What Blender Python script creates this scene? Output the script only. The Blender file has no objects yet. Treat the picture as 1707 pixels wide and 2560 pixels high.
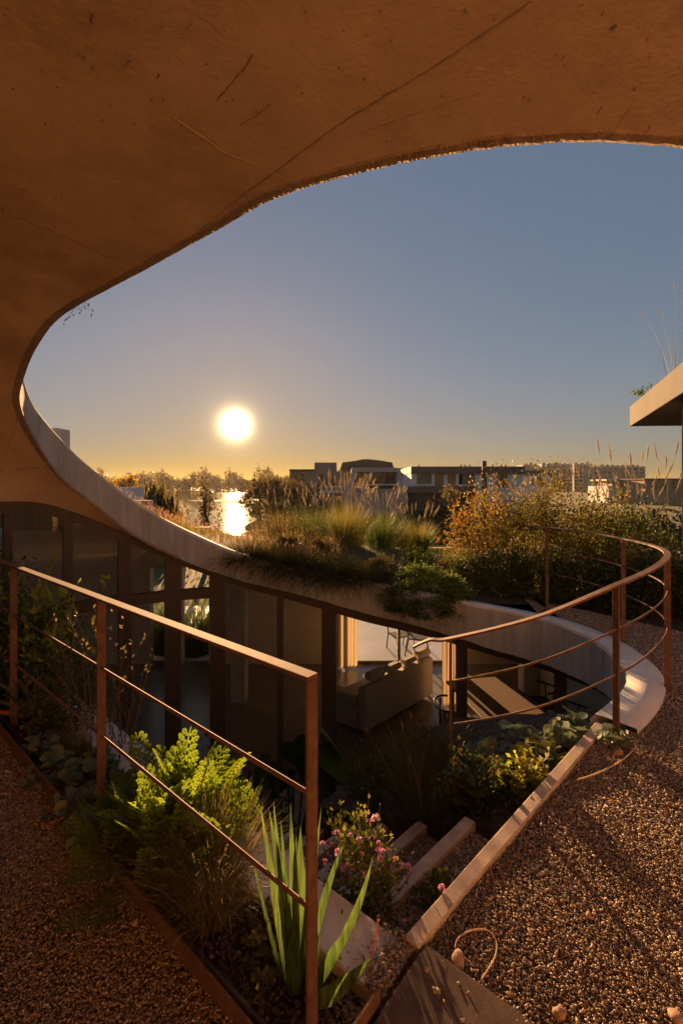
import bpy, bmesh, math, random
import numpy as np
from mathutils import Vector, Matrix
from mathutils.bvhtree import BVHTree
R = math.radians
scene = bpy.context.scene
col = scene.collection

# ------------------------------------------------------------------ camera
F, CX, HY, EZ = 1138.0, 853.5, 1215.0, 1.55      # focal length (px), centre column, horizon row, eye height
cam_d = bpy.data.cameras.new('camera'); cam = bpy.data.objects.new('camera', cam_d); col.objects.link(cam)
cam.location = (0, 0, EZ); cam.rotation_euler = (R(90), 0, 0)
cam_d.sensor_fit = 'VERTICAL'; cam_d.sensor_height = 36; cam_d.lens = F / 2560 * 36
cam_d.shift_y = (HY - 1280) / 2560
cam_d.clip_start = 0.05; cam_d.clip_end = 5000
scene.camera = cam
# ------------------------------------------------------------------ sky and sun
SUN = Vector((589 - CX, F, HY - 1062)).normalized()
SUN_EL = math.asin(SUN.z); SUN_AZ = math.atan2(SUN.x, SUN.y)
world = bpy.data.worlds.new('World'); scene.world = world; world.use_nodes = True
wn, wl = world.node_tree.nodes, world.node_tree.links
wn.clear()
def wnode(t, **kw):
    n = wn.new(t)
    for k, v in kw.items(): setattr(n, k, v)
    return n
sky = wnode('ShaderNodeTexSky', sky_type='NISHITA', sun_disc=False, sun_elevation=SUN_EL, sun_rotation=SUN_AZ,
            altitude=0, air_density=1.3, dust_density=0.5, ozone_density=2.5)
bg = wnode('ShaderNodeBackground'); bg.inputs[1].default_value = 0.041
hsv = wnode('ShaderNodeHueSaturation'); hsv.inputs['Saturation'].default_value = 2.0
gam = wnode('ShaderNodeGamma'); gam.inputs[1].default_value = 0.30
wl.new(sky.outputs[0], gam.inputs[0]); wl.new(gam.outputs[0], hsv.inputs['Color'])
tint = wnode('ShaderNodeMix', data_type='RGBA', blend_type='MULTIPLY'); tint.inputs[0].default_value = 1.0; tint.inputs[7].default_value = (1.03, 0.99, 1.15, 1)
wl.new(hsv.outputs[0], tint.inputs[6]); wl.new(tint.outputs[2], bg.inputs[0])
tc = wnode('ShaderNodeTexCoord')
nrm = wnode('ShaderNodeVectorMath', operation='NORMALIZE'); wl.new(tc.outputs['Generated'], nrm.inputs[0])
dot = wnode('ShaderNodeVectorMath', operation='DOT_PRODUCT'); wl.new(nrm.outputs[0], dot.inputs[0]); dot.inputs[1].default_value = SUN
acs = wnode('ShaderNodeMath', operation='ARCCOSINE', use_clamp=False); wl.new(dot.outputs['Value'], acs.inputs[0])
def lobe(width, amp, ex=-1.6):                                # the sun's disc and the bright air round it
    a = wnode('ShaderNodeMath', operation='DIVIDE'); wl.new(acs.outputs[0], a.inputs[0]); a.inputs[1].default_value = width
    b = wnode('ShaderNodeMath', operation='POWER'); wl.new(a.outputs[0], b.inputs[0]); b.inputs[1].default_value = 2.0
    c = wnode('ShaderNodeMath', operation='ADD'); wl.new(b.outputs[0], c.inputs[0]); c.inputs[1].default_value = 1.0
    d = wnode('ShaderNodeMath', operation='POWER'); wl.new(c.outputs[0], d.inputs[0]); d.inputs[1].default_value = ex
    e = wnode('ShaderNodeMath', operation='MULTIPLY'); wl.new(d.outputs[0], e.inputs[0]); e.inputs[1].default_value = amp
    return e
l1 = lobe(R(1.12), 10.0, -2.6)
bg2 = wnode('ShaderNodeBackground'); bg2.inputs[0].default_value = (1.0, 0.72, 0.36, 1); wl.new(l1.outputs[0], bg2.inputs[1])
l2 = lobe(R(7.0), 0.018)
bg3 = wnode('ShaderNodeBackground'); bg3.inputs[0].default_value = (1.0, 0.52, 0.20, 1); wl.new(l2.outputs[0], bg3.inputs[1])
ad = wnode('ShaderNodeAddShader'); wl.new(bg.outputs[0], ad.inputs[0]); wl.new(bg2.outputs[0], ad.inputs[1])
ad2 = wnode('ShaderNodeAddShader'); wl.new(ad.outputs[0], ad2.inputs[0]); wl.new(bg3.outputs[0], ad2.inputs[1])
out = wnode('ShaderNodeOutputWorld'); wl.new(ad2.outputs[0], out.inputs[0])
sun_d = bpy.data.lights.new('sun', 'SUN'); sun_d.energy = 5.0; sun_d.angle = R(0.55); sun_d.color = (1.0, 0.57, 0.25)
sun_o = bpy.data.objects.new('sun', sun_d); col.objects.link(sun_o)
sun_o.rotation_euler = SUN.to_track_quat('Z', 'Y').to_euler()
# ------------------------------------------------------------------ exposure
scene.view_settings.view_transform = 'Standard'; scene.view_settings.look = 'None'
scene.view_settings.exposure = 2.12; scene.view_settings.gamma = 1.0; scene.view_settings.use_curve_mapping = False
scene.cycles.use_denoising = True; scene.cycles.max_bounces = 10; scene.cycles.diffuse_bounces = 5
scene.cycles.transparent_max_bounces = 24; scene.cycles.caustics_reflective = False; scene.cycles.caustics_refractive = False
scene.cycles.sample_clamp_indirect = 6.0

# ------------------------------------------------------------------ helpers
def P(x, y, d): return Vector(((x - CX) / F * d, d, EZ + (HY - y) / F * d))         # photo pixel at distance d -> point
def PZ(x, y, z=0.0): return P(x, y, (EZ - z) * F / (y - HY))                        # photo pixel at height z -> point
rng = np.random.default_rng(7)
def tag(o, label=None, cat=None, group=None, kind=None):
    if label: o['label'] = label
    if cat: o['category'] = cat
    if group: o['group'] = group
    if kind or cat: o['kind'] = kind or 'thing'
    return o
def link(name, me, mat=None, parent=None):
    o = bpy.data.objects.new(name, me); col.objects.link(o)
    if mat and me is not None and not me.materials: me.materials.append(mat)
    if parent: o.parent = parent
    return o
def empty(name, loc=(0, 0, 0), rz=0.0):
    o = bpy.data.objects.new(name, None); col.objects.link(o); o.location = loc; o.rotation_euler.z = rz; o.empty_display_size = .1
    return o
def mesh_np(name, V, Fc, smooth=False):
    V = np.asarray(V, dtype=np.float32).reshape(-1, 3); Fc = np.asarray(Fc, dtype=np.int32); k = Fc.shape[1]
    me = bpy.data.meshes.new(name)
    me.vertices.add(len(V)); me.vertices.foreach_set('co', V.ravel())
    me.loops.add(Fc.size); me.loops.foreach_set('vertex_index', Fc.ravel())
    me.polygons.add(len(Fc)); me.polygons.foreach_set('loop_start', np.arange(0, Fc.size, k, dtype=np.int32))
    if smooth: me.polygons.foreach_set('use_smooth', np.ones(len(Fc), dtype=bool))
    me.update(calc_edges=True); me.validate()
    return me
def mesh_pd(name, V, Fc, smooth=False):
    me = bpy.data.meshes.new(name); me.from_pydata([tuple(v) for v in V], [], Fc); me.update()
    if smooth: me.polygons.foreach_set('use_smooth', [True] * len(me.polygons))
    return me
BOXF = [(0, 3, 2, 1), (4, 5, 6, 7), (0, 1, 5, 4), (1, 2, 6, 5), (2, 3, 7, 6), (3, 0, 4, 7)]
def bevel_me(me, w, seg=1):
    bm = bmesh.new(); bm.from_mesh(me); bmesh.ops.recalc_face_normals(bm, faces=bm.faces[:])
    bmesh.ops.bevel(bm, geom=bm.edges[:], offset=w, segments=seg, affect='EDGES', profile=.5); bm.to_mesh(me); bm.free()
def box(name, x0, x1, y0, y1, z0, z1, mat, parent=None, bev=0.0):
    c = [(x0, y0, z0), (x1, y0, z0), (x1, y1, z0), (x0, y1, z0), (x0, y0, z1), (x1, y0, z1), (x1, y1, z1), (x0, y1, z1)]
    me = mesh_pd(name, c, BOXF)
    if bev: bevel_me(me, bev)
    return link(name, me, mat, parent)
def prism(name, pts, z0, z1, mat, parent=None, bev=0.0):
    """pts: plan polygon (ccw); z0/z1 numbers or per-point lists"""
    n = len(pts); zb = z0 if hasattr(z0, '__len__') else [z0] * n; zt = z1 if hasattr(z1, '__len__') else [z1] * n
    V = [(p[0], p[1], zb[i]) for i, p in enumerate(pts)] + [(p[0], p[1], zt[i]) for i, p in enumerate(pts)]
    Fc = [tuple(range(n - 1, -1, -1)), tuple(range(n, 2 * n))] + [(i, (i + 1) % n, n + (i + 1) % n, n + i) for i in range(n)]
    me = mesh_pd(name, V, Fc)
    bm = bmesh.new(); bm.from_mesh(me); bmesh.ops.recalc_face_normals(bm, faces=bm.faces[:]); bm.to_mesh(me); bm.free()
    if bev: bevel_me(me, bev)
    return link(name, me, mat, parent)
def oriented(name, a, b, w, h, mat, parent=None, bev=0.0, up=Vector((0, 0, 1))):
    """bar from a to b, width w (sideways), height h (along up), centred on the line"""
    a, b = Vector(a), Vector(b); t = (b - a).normalized(); s = t.cross(up).normalized(); u = s.cross(t)
    c = [p + s * (sx * w / 2) + u * (su * h / 2) for su in (-1, 1) for p, sx in ((a, -1), (b, -1), (b, 1), (a, 1))]
    me = mesh_pd(name, c, BOXF)
    bm = bmesh.new(); bm.from_mesh(me); bmesh.ops.recalc_face_normals(bm, faces=bm.faces[:]); bm.to_mesh(me); bm.free()
    if bev: bevel_me(me, bev)
    return link(name, me, mat, parent)
def catmull(rows, per=8):
    rows = np.asarray(rows, float); n = len(rows); outr = []
    for i in range(n - 1):
        p0, p1, p2, p3 = rows[max(i - 1, 0)], rows[i], rows[i + 1], rows[min(i + 2, n - 1)]
        for k in range(per):
            t = k / per
            outr.append(.5 * (2 * p1 + (p2 - p0) * t + (2 * p0 - 5 * p1 + 4 * p2 - p3) * t * t + (3 * p1 - p0 - 3 * p2 + p3) * t ** 3))
    outr.append(rows[-1]); return np.array(outr)
def sweep(path, prof, closed_prof=True, cap=True):
    """sweep a 2-D profile (side, up) along a 3-D path; up stays near world z. returns verts, faces"""
    path = [Vector(p) for p in path]; n, k = len(path), len(prof); V = []; Fc = []
    for i, p in enumerate(path):
        t = (path[min(i + 1, n - 1)] - path[max(i - 1, 0)]).normalized()
        ref = Vector((0, 0, 1)) if abs(t.z) < .95 else Vector((0, 1, 0))
        s = t.cross(ref).normalized(); u = s.cross(t)
        V += [p + s * a + u * b for a, b in prof]
    for i in range(n - 1):
        for j in range(k if closed_prof else k - 1):
            q = (j + 1) % k; Fc.append((i * k + j, i * k + q, (i + 1) * k + q, (i + 1) * k + j))
    if cap and closed_prof: Fc += [tuple(range(k - 1, -1, -1)), tuple(range((n - 1) * k, n * k))]
    return V, Fc
def circ(r, k=6): return [(r * math.cos(2 * math.pi * i / k), r * math.sin(2 * math.pi * i / k)) for i in range(k)]
def tube(name, path, r, mat, parent=None, k=6): return link(name, mesh_pd(name, *sweep(path, circ(r, k)), smooth=True), mat, parent)
def taper_tubes(name, segs, mat, parent=None, k=5):
    """segs: list of (a, b, ra, rb) -> one mesh (trunk and limbs of one tree)"""
    V, Fc = [], []
    for a, b, ra, rb in segs:
        a, b = Vector(a), Vector(b); t = (b - a).normalized()
        s = t.cross(Vector((0.3, 1, 0.1))).normalized(); u = s.cross(t); o = len(V)
        for p, r in ((a, ra), (b, rb)):
            V += [p + (s * math.cos(2 * math.pi * i / k) + u * math.sin(2 * math.pi * i / k)) * r for i in range(k)]
        Fc += [(o + i, o + (i + 1) % k, o + k + (i + 1) % k, o + k + i) for i in range(k)]
    return link(name, mesh_pd(name, V, Fc, True), mat, parent)
def in_poly(x, y, poly):
    poly = np.asarray(poly); inside = np.zeros(len(x), bool); n = len(poly)
    for i in range(n):
        x1, y1 = poly[i]; x2, y2 = poly[(i + 1) % n]
        c = ((y1 > y) != (y2 > y)) & (x < (x2 - x1) * (y - y1) / (y2 - y1 + 1e-12) + x1)
        inside ^= c
    return inside

# ------------------------------------------------------------------ materials
def nt(m): return m.node_tree.nodes, m.node_tree.links
def surf(name, c1, c2, scale=4.0, rough=.85, bump=.0, bscale=40.0, detail=6.0, c3=None, spec=.3, metal=0.0, stretch=None, island=0.0):
    """principled surface: two colours mixed by noise, optional blotches of a third, optional bump, optional per-piece variation"""
    m = bpy.data.materials.new(name); m.use_nodes = True; N, L = nt(m); b = N['Principled BSDF']
    t = N.new('ShaderNodeTexCoord'); vec = t.outputs['Object']
    if stretch:
        mp = N.new('ShaderNodeMapping'); mp.inputs['Scale'].default_value = stretch; L.new(vec, mp.inputs[0]); vec = mp.outputs[0]
    n1 = N.new('ShaderNodeTexNoise'); n1.inputs['Scale'].default_value = scale; n1.inputs['Detail'].default_value = detail; n1.inputs['Roughness'].default_value = .65
    L.new(vec, n1.inputs['Vector'])
    r1 = N.new('ShaderNodeValToRGB'); r1.color_ramp.elements[0].position = .32; r1.color_ramp.elements[1].position = .68
    r1.color_ramp.elements[0].color = (*c1, 1); r1.color_ramp.elements[1].color = (*c2, 1); L.new(n1.outputs['Fac'], r1.inputs[0])
    cc = r1.outputs[0]
    if c3:
        n2 = N.new('ShaderNodeTexNoise'); n2.inputs['Scale'].default_value = scale * .35; n2.inputs['Detail'].default_value = 8; n2.inputs['Roughness'].default_value = .75
        L.new(vec, n2.inputs['Vector'])
        r2 = N.new('ShaderNodeValToRGB'); r2.color_ramp.elements[0].position = .47; r2.color_ramp.elements[1].position = .68
        L.new(n2.outputs['Fac'], r2.inputs[0]); mx = N.new('ShaderNodeMix'); mx.data_type = 'RGBA'
        L.new(r2.outputs[0], mx.inputs[0]); L.new(cc, mx.inputs[6]); mx.inputs[7].default_value = (*c3, 1); cc = mx.outputs[2]
    if island:
        g = N.new('ShaderNodeNewGeometry'); mr = N.new('ShaderNodeMapRange'); L.new(g.outputs['Random Per Island'], mr.inputs[0])
        mr.inputs[3].default_value = 1 - island; mr.inputs[4].default_value = 1 + island
        hs = N.new('ShaderNodeHueSaturation'); L.new(mr.outputs[0], hs.inputs['Value']); L.new(cc, hs.inputs['Color']); cc = hs.outputs[0]
    L.new(cc, b.inputs['Base Color']); b.inputs['Roughness'].default_value = rough; b.inputs['Metallic'].default_value = metal
    b.inputs['Specular IOR Level'].default_value = spec
    if bump:
        n3 = N.new('ShaderNodeTexNoise'); n3.inputs['Scale'].default_value = bscale; n3.inputs['Detail'].default_value = 5; L.new(vec, n3.inputs['Vector'])
        bp = N.new('ShaderNodeBump'); bp.inputs['Strength'].default_value = bump; bp.inputs['Distance'].default_value = .02
        L.new(n3.outputs['Fac'], bp.inputs['Height']); L.new(bp.outputs[0], b.inputs['Normal'])
    return m
def ramp_island(name, cols, rough=.7, bump=0.0):
    """each separate piece of the mesh takes one colour of the ramp"""
    m = bpy.data.materials.new(name); m.use_nodes = True; N, L = nt(m); b = N['Principled BSDF']
    g = N.new('ShaderNodeNewGeometry'); r = N.new('ShaderNodeValToRGB'); cr = r.color_ramp
    while len(cr.elements) < len(cols): cr.elements.new(.5)
    for i, c in enumerate(cols): cr.elements[i].position = i / max(len(cols) - 1, 1); cr.elements[i].color = (*c, 1)
    L.new(g.outputs['Random Per Island'], r.inputs[0]); L.new(r.outputs[0], b.inputs['Base Color'])
    b.inputs['Roughness'].default_value = rough; b.inputs['Specular IOR Level'].default_value = .3
    return m
def leaf(name, cols, trans=.45, rough=.55, obj_random=False, nscale=0.0, spec=.12):
    """thin leaf: diffuse + translucent + a little gloss; colour differs from leaf to leaf"""
    m = bpy.data.materials.new(name); m.use_nodes = True; N, L = nt(m); N.clear()
    o = N.new('ShaderNodeOutputMaterial')
    if obj_random: g = N.new('ShaderNodeObjectInfo'); src = g.outputs['Random']
    else: g = N.new('ShaderNodeNewGeometry'); src = g.outputs['Random Per Island']
    r = N.new('ShaderNodeValToRGB'); cr = r.color_ramp
    while len(cr.elements) < len(cols): cr.elements.new(.5)
    for i, c in enumerate(cols): cr.elements[i].position = i / max(len(cols) - 1, 1); cr.elements[i].color = (*c, 1)
    L.new(src, r.inputs[0]); cc = r.outputs[0]
    if nscale:
        t = N.new('ShaderNodeTexCoord'); n1 = N.new('ShaderNodeTexNoise'); n1.inputs['Scale'].default_value = nscale; mp = N.new('ShaderNodeMapping'); mp.inputs['Scale'].default_value = (14, 14, .6); L.new(t.outputs['Object'], mp.inputs[0]); L.new(mp.outputs[0], n1.inputs['Vector'])
        mr = N.new('ShaderNodeMapRange'); L.new(n1.outputs['Fac'], mr.inputs[0]); mr.inputs[1].default_value = .3; mr.inputs[2].default_value = .7; mr.inputs[3].default_value = .45; mr.inputs[4].default_value = 1.5
        hs = N.new('ShaderNodeHueSaturation'); L.new(mr.outputs[0], hs.inputs['Value']); L.new(cc, hs.inputs['Color']); cc = hs.outputs[0]
    d = N.new('ShaderNodeBsdfPrincipled'); L.new(cc, d.inputs['Base Color']); d.inputs['Roughness'].default_value = rough; d.inputs['Specular IOR Level'].default_value = spec
    tr = N.new('ShaderNodeBsdfTranslucent')
    h2 = N.new('ShaderNodeHueSaturation'); h2.inputs['Value'].default_value = 1.6; h2.inputs['Saturation'].default_value = 1.1; L.new(cc, h2.inputs['Color']); L.new(h2.outputs[0], tr.inputs[0])
    mx = N.new('ShaderNodeMixShader'); mx.inputs[0].default_value = trans; L.new(d.outputs[0], mx.inputs[1]); L.new(tr.outputs[0], mx.inputs[2]); L.new(mx.outputs[0], o.inputs[0])
    return m
M = {}
M['concrete'] = surf('concrete', (.37, .35, .345), (.45, .43, .42), 1.6, .9, .25, 60, 8, c3=(.30, .28, .27))
M['soffit'] = surf('board_concrete', (.54, .375, .255), (.70, .50, .34), 2.2, .9, .25, 45, 12, c3=(.40, .27, .175))
M['fascia'] = surf('fascia_concrete', (.33, .31, .305), (.46, .44, .43), 5, .9, .3, 50, 10, c3=(.24, .22, .21), stretch=(1.6, 1.6, .22))
M['faint'] = surf('faint_joint', (.38, .25, .165), (.46, .31, .21), 30, .95)
M['joint'] = surf('joint', (.20, .15, .11), (.30, .23, .17), 30, .95)
M['rough_edge'] = surf('rough_edge', (.22, .15, .11), (.38, .27, .19), 18, .95, .6, 80)
M['rim'] = surf('rim_concrete', (.62, .56, .51), (.72, .66, .61), 3, .85, .15, 70, 8, c3=(.46, .40, .36))
M['corten'] = surf('corten', (.105, .048, .029), (.20, .095, .055), 26, .8, .12, 220, c3=(.075, .035, .022), spec=.35)
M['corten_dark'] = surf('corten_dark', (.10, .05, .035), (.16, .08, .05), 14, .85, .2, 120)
M['wood'] = surf('timber', (.46, .34, .25), (.60, .46, .35), 14, .85, .05, 90, stretch=(1, 1, 1), c3=(.36, .26, .185))
M['slab'] = surf('brown_slab', (.115, .078, .058), (.17, .118, .09), 12, .9, .05, 120, c3=(.085, .058, .044), spec=.12)
M['frame'] = surf('dark_frame', (.06, .04, .03), (.085, .055, .042), 8, .5)
M['soil'] = surf('soil', (.045, .03, .02), (.11, .075, .05), 25, .95, .8, 60, c3=(.03, .02, .014))
M['gravel_bed'] = surf('gravel_bed', (.13, .09, .062), (.23, .165, .115), 160, .95, .4, 250)
M['gravel'] = ramp_island('gravel_stones', [(.15, .10, .068), (.34, .24, .168), (.21, .13, .088), (.47, .37, .27), (.27, .17, .115), (.40, .295, .21), (.19, .145, .11), (.56, .46, .35)], .75)
M['floor'] = surf('polished_floor', (.20, .18, .16), (.26, .235, .21), 3, .25, spec=.5)
M['wall_in'] = surf('inner_wall', (.40, .34, .28), (.48, .41, .34), 2, .9)
M['back'] = surf('bounce_wall', (.64, .46, .31), (.72, .53, .37), 2, .9, .1, 40)  # warm tone chosen to send orange bounce onto the soffit
def glassmat():
    m = bpy.data.materials.new('window_glass'); m.use_nodes = True; N, L = nt(m); N.clear(); o = N.new('ShaderNodeOutputMaterial')
    t = N.new('ShaderNodeBsdfTransparent'); t.inputs[0].default_value = (.95, .94, .92, 1); g = N.new('ShaderNodeBsdfGlossy'); g.inputs['Roughness'].default_value = .01
    f = N.new('ShaderNodeFresnel'); f.inputs[0].default_value = 1.5; mx = N.new('ShaderNodeMixShader'); L.new(f.outputs[0], mx.inputs[0]); L.new(t.outputs[0], mx.inputs[1]); L.new(g.outputs[0], mx.inputs[2]); L.new(mx.outputs[0], o.inputs[0])
    return m
M['glass'] = glassmat()
def watermat(name, colr, rough, scale, strength):
    m = bpy.data.materials.new(name); m.use_nodes = True; N, L = nt(m); b = N['Principled BSDF']
    b.inputs['Base Color'].default_value = (*colr, 1); b.inputs['Roughness'].default_value = rough; b.inputs['Specular IOR Level'].default_value = .5; b.inputs['IOR'].default_value = 1.33
    t = N.new('ShaderNodeTexCoord'); n1 = N.new('ShaderNodeTexNoise'); n1.inputs['Scale'].default_value = scale; n1.inputs['Detail'].default_value = 3; L.new(t.outputs['Object'], n1.inputs['Vector'])
    bp = N.new('ShaderNodeBump'); bp.inputs['Strength'].default_value = strength; bp.inputs['Distance'].default_value = .05; L.new(n1.outputs['Fac'], bp.inputs['Height']); L.new(bp.outputs[0], b.inputs['Normal'])
    return m
M['lake'] = watermat('lake_water', (.03, .035, .04), .07, .6, .13)
M['pool'] = watermat('pool_water', (.05, .09, .12), .05, 2, .1)
M['lawn'] = surf('lawn', (.05, .06, .02), (.10, .10, .035), .3, .95, .4, 8, c3=(.12, .09, .04))

# ------------------------------------------------------------------ the concrete house: one ring-shaped edge, high over the camera, low across the patio
FLOOR = -2.75
house = tag(empty('concrete_house', (0, 6.5, FLOOR)), 'curved raw concrete house whose oval edge frames the sunken patio', 'house')
def hp(o):                                             # keep world coordinates under the house empty
    o.parent = house; o.matrix_parent_inverse = Matrix.Translation((0, -6.5, -FLOOR)); return o
#        Ex     Ey    Elow  Eup   Ox     Oy    Oz     Rx     Ry    Rz
ROWS = [(3.20, 2.25, 3.05, 3.50, 5.00, -2.9, 2.90, 5.4, -3.2, 3.3),
        (1.49, 1.99, 3.05, 3.50, 3.00, -2.9, 2.90, 3.2, -3.2, 3.3),
        (0.85, 1.97, 3.05, 3.50, 1.50, -2.9, 2.90, 1.6, -3.2, 3.3),
        (0.28, 2.09, 3.05, 3.50, 0.00, -2.9, 2.90, 0.0, -3.2, 3.3),
        (-.31, 2.33, 3.05, 3.50, -1.8, -2.9, 2.90, -2.0, -3.2, 3.3),
        (-.71, 2.63, 3.05, 3.48, -3.2, -2.7, 2.80, -3.6, -3.0, 3.2),
        (-1.34, 3.02, 2.98, 3.42, -4.6, -1.8, 2.60, -5.2, -2.1, 3.1),
        (-2.05, 3.38, 2.845, 3.27, -5.6, 0.00, 2.20, -6.3, -.1, 2.8),
        (-2.39, 3.60, 2.70, 3.12, -5.9, 1.50, 1.80, -6.7, 1.6, 2.6),
        (-2.75, 3.95, 2.54, 2.95, -5.6, 2.80, 1.50, -6.8, 3.0, 2.5),
        (-3.01, 4.25, 2.32, 2.72, -5.0, 3.70, 1.35, -6.6, 4.2, 2.3),
        (-3.14, 4.65, 2.02, 2.375, -4.3, 4.45, 1.35, -6.4, 5.5, 2.1),
        (-3.13, 5.05, 1.65, 2.087, -3.75, 5.00, 1.35, -6.2, 7.0, 1.7),
        (-2.99, 5.35, 1.385, 1.794, -3.40, 5.36, 1.29, -6.0, 9.0, 1.1),
        (-2.60, 5.75, .91, 1.343, -2.77, 5.85, .93, -5.0, 11.2, .7),
        (-2.11, 6.00, .585, .986, -2.20, 6.18, .62, -3.6, 11.2, .45),
        (-1.38, 6.20, .27, .613, -1.42, 6.40, .30, -2.0, 11.2, .3),
        (-.55, 6.35, .03, .378, -.56, 6.55, .05, -.6, 11.2, .2),
        (.30, 6.35, -.21, .21, .31, 6.55, -.2, .6, 11.2, .1),
        (1.12, 6.10, -.353, .08, 1.2, 6.30, -.34, 2.0, 11.2, 0),
        (1.92, 5.65, -.486, .02, 2.08, 5.85, -.47, 2.6, 11.2, -.03),
        (2.32, 5.20, -.488, .02, 2.52, 5.40, -.47, 2.58, 5.14, .015),
        (2.44, 4.88, -.47, .02, 2.70, 5.00, -.45, 2.63, 4.93, .015),
        (2.49, 4.50, -.43, .02, 2.75, 4.55, -.41, 2.69, 4.43, .015),
        (2.45, 4.13, -.388, .02, 2.75, 4.05, -.37, 2.685, 4.06, .015),
        (2.34, 3.745, -.38, .02, 2.65, 3.55, -.38, 2.56, 3.68, .015),
        (2.05, 3.36, -.38, .02, 2.30, 3.10, -.38, 2.21, 3.20, .015),
        (1.53, 2.906, -.38, .02, 1.70, 2.65, -.38, 1.70, 2.78, .015),
        (1.10, 2.52, -.38, .02, 1.20, 2.25, -.38, 1.27, 2.37, .015)]
PER = 10
C = catmull(ROWS, PER); NC = len(C)
SPLIT = 20 * PER                                        # the roof garden ends here, the coping round the gravel begins
# underside of the shell: from the edge outwards, vaulted
NV = 14; V = []; Fc = []
for r in C:
    E = np.array((r[0], r[1], r[2])); O = np.array((r[4], r[5], r[6])); dist = np.linalg.norm(O - E)
    K = np.array((.55 * O[0] + .45 * E[0], .55 * O[1] + .45 * E[1], max(E[2], O[2]) + .04 * min(dist, 4)))
    for j in range(NV + 1):
        t = j / NV; V.append((1 - t) ** 2 * E + 2 * t * (1 - t) * K + t * t * O)
for i in range(26 * PER):
    for j in range(NV):
        a = i * (NV + 1) + j; Fc.append((a, a + 1, a + NV + 2, a + NV + 1))
shell_me = mesh_pd('canopy_shell', V, Fc, True)
shell = hp(link('canopy_shell', shell_me, M['soffit']))
# the ring's inner face, with a narrow broken lip along its lower edge
V = []; Fc = []; lev = [0.0, .03, .035, .25, .5, .75, 1.0]
CE = C[:27 * PER - 1]
for i, r in enumerate(CE):
    for L_ in lev:
        z = r[2] + (r[3] - r[2]) * L_
        j = np.array((0.0, 0.0, 0.0))
        if L_ == 0.0: j[2] = -rng.uniform(0, .012)
        V.append((r[0] + j[0], r[1] + j[1], z + j[2]))
k = len(lev)
for i in range(len(CE) - 1):
    for j in range(k - 1): a = i * k + j; Fc.append((a, a + k, a + k + 1, a + 1))
fascia = hp(link('fascia', mesh_pd('fascia', V, Fc, True), M['fascia']))
# broken drip lip hanging from the canopy's edge: a fine irregular fringe
CF = catmull(C[:SPLIT:2, :4], 16)[:int(15 * PER / 2 * 16)]
V = []; Fc = []
w = 0.0
for i, r in enumerate(CF):
    a = CF[max(i - 1, 0)]; b = CF[min(i + 1, len(CF) - 1)]; t = np.array((b[0] - a[0], b[1] - a[1])); t /= np.linalg.norm(t) + 1e-9; n = np.array((t[1], -t[0]))
    w = .75 * w + .25 * rng.uniform(-1, 1) * 2.2
    dz = .018 + .005 * w + rng.uniform(0, .004); f = min(1.0, max(.25, (110 * PER / 10 - abs(i / 16 * 2 - 0)) / 100))
    dz = max(.004, dz * f)
    for off, zz in ((.045, .002), (.04, -dz * .6), (.008, -dz), (-.012, -dz * .7), (-.012, .03)):
        V.append((r[0] - n[0] * -off * -1, r[1] - n[1] * -off * -1, r[2] + zz))
for i in range(len(CF) - 1):
    for j in range(4): a = i * 5 + j; Fc.append((a, a + 1, a + 6, a + 5))
lip = link('drip_edge', mesh_pd('drip_edge', V, Fc), M['rough_edge'], shell)
# roof surface behind the edge
V = []; Fc = []
NR = 8
for r in C[:SPLIT + 1]:
    for j in range(NR + 1):
        t = j / NR; V.append((r[0] + (r[7] - r[0]) * t, r[1] + (r[8] - r[1]) * t, r[3] + (r[9] - r[3]) * t))
for i in range(SPLIT):
    for j in range(NR): a = i * (NR + 1) + j; Fc.append((a, a + 1, a + NR + 2, a + NR + 1))
roof = hp(link('roof', mesh_pd('roof', V, Fc, True), M['soil']))
# a concrete kerb along the roof garden's edge, then the pale coping round the eye of the patio
V = []; Fc = []
CS = C[9 * PER:27 * PER - 2]
for i, r in enumerate(CS):
    a = CS[max(i - 1, 0)]; b = CS[min(i + 1, len(CS) - 1)]; t = np.array((b[0] - a[0], b[1] - a[1])); t /= np.linalg.norm(t); n = np.array((-t[1], t[0]))
    gi = i + 9 * PER
    if gi < SPLIT: wd = .16
    else: wd = .16 + .09 * min(1, (gi - SPLIT) / 35)
    z = r[3]
    V += [(r[0] - n[0] * .004, r[1] - n[1] * .004, z - .02), (r[0] + n[0] * .006, r[1] + n[1] * .006, z + .012), (r[0] + n[0] * wd, r[1] + n[1] * wd, z + .010), (r[0] + n[0] * (wd + .01), r[1] + n[1] * (wd + .01), z - .25)]
for i in range(len(CS) - 1):
    for j in range(3): a = i * 4 + j; Fc.append((a, a + 4, a + 5, a + 1))
coping = hp(link('coping', mesh_pd('coping', V, Fc, True), M['rim']))
# walls closing the house: two light shapers behind the camera, low skirt at the left, back of the rooms
hp(box('rear_bounce_wall', -.4, 6.5, -3.05, -2.85, -.1, 3.3, M['back'])); hp(box('rear_dark_panel', -6.2, -.402, -3.02, -2.9, -.1, 3.3, M['frame']))  # unseen house wall, warmed to bounce sun upward; dark panel added to absorb it
V = []; Fc = []
SK = C[6 * PER:12 * PER + 1]
for r in SK: V += [(r[4], r[5], r[6]), (r[4], r[5], FLOOR)]
Fc = [(2 * i, 2 * i + 2, 2 * i + 3, 2 * i + 1) for i in range(len(SK) - 1)]
hp(link('side_wall', mesh_pd('side_wall', V, Fc, True), M['wall_in']))
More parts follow.
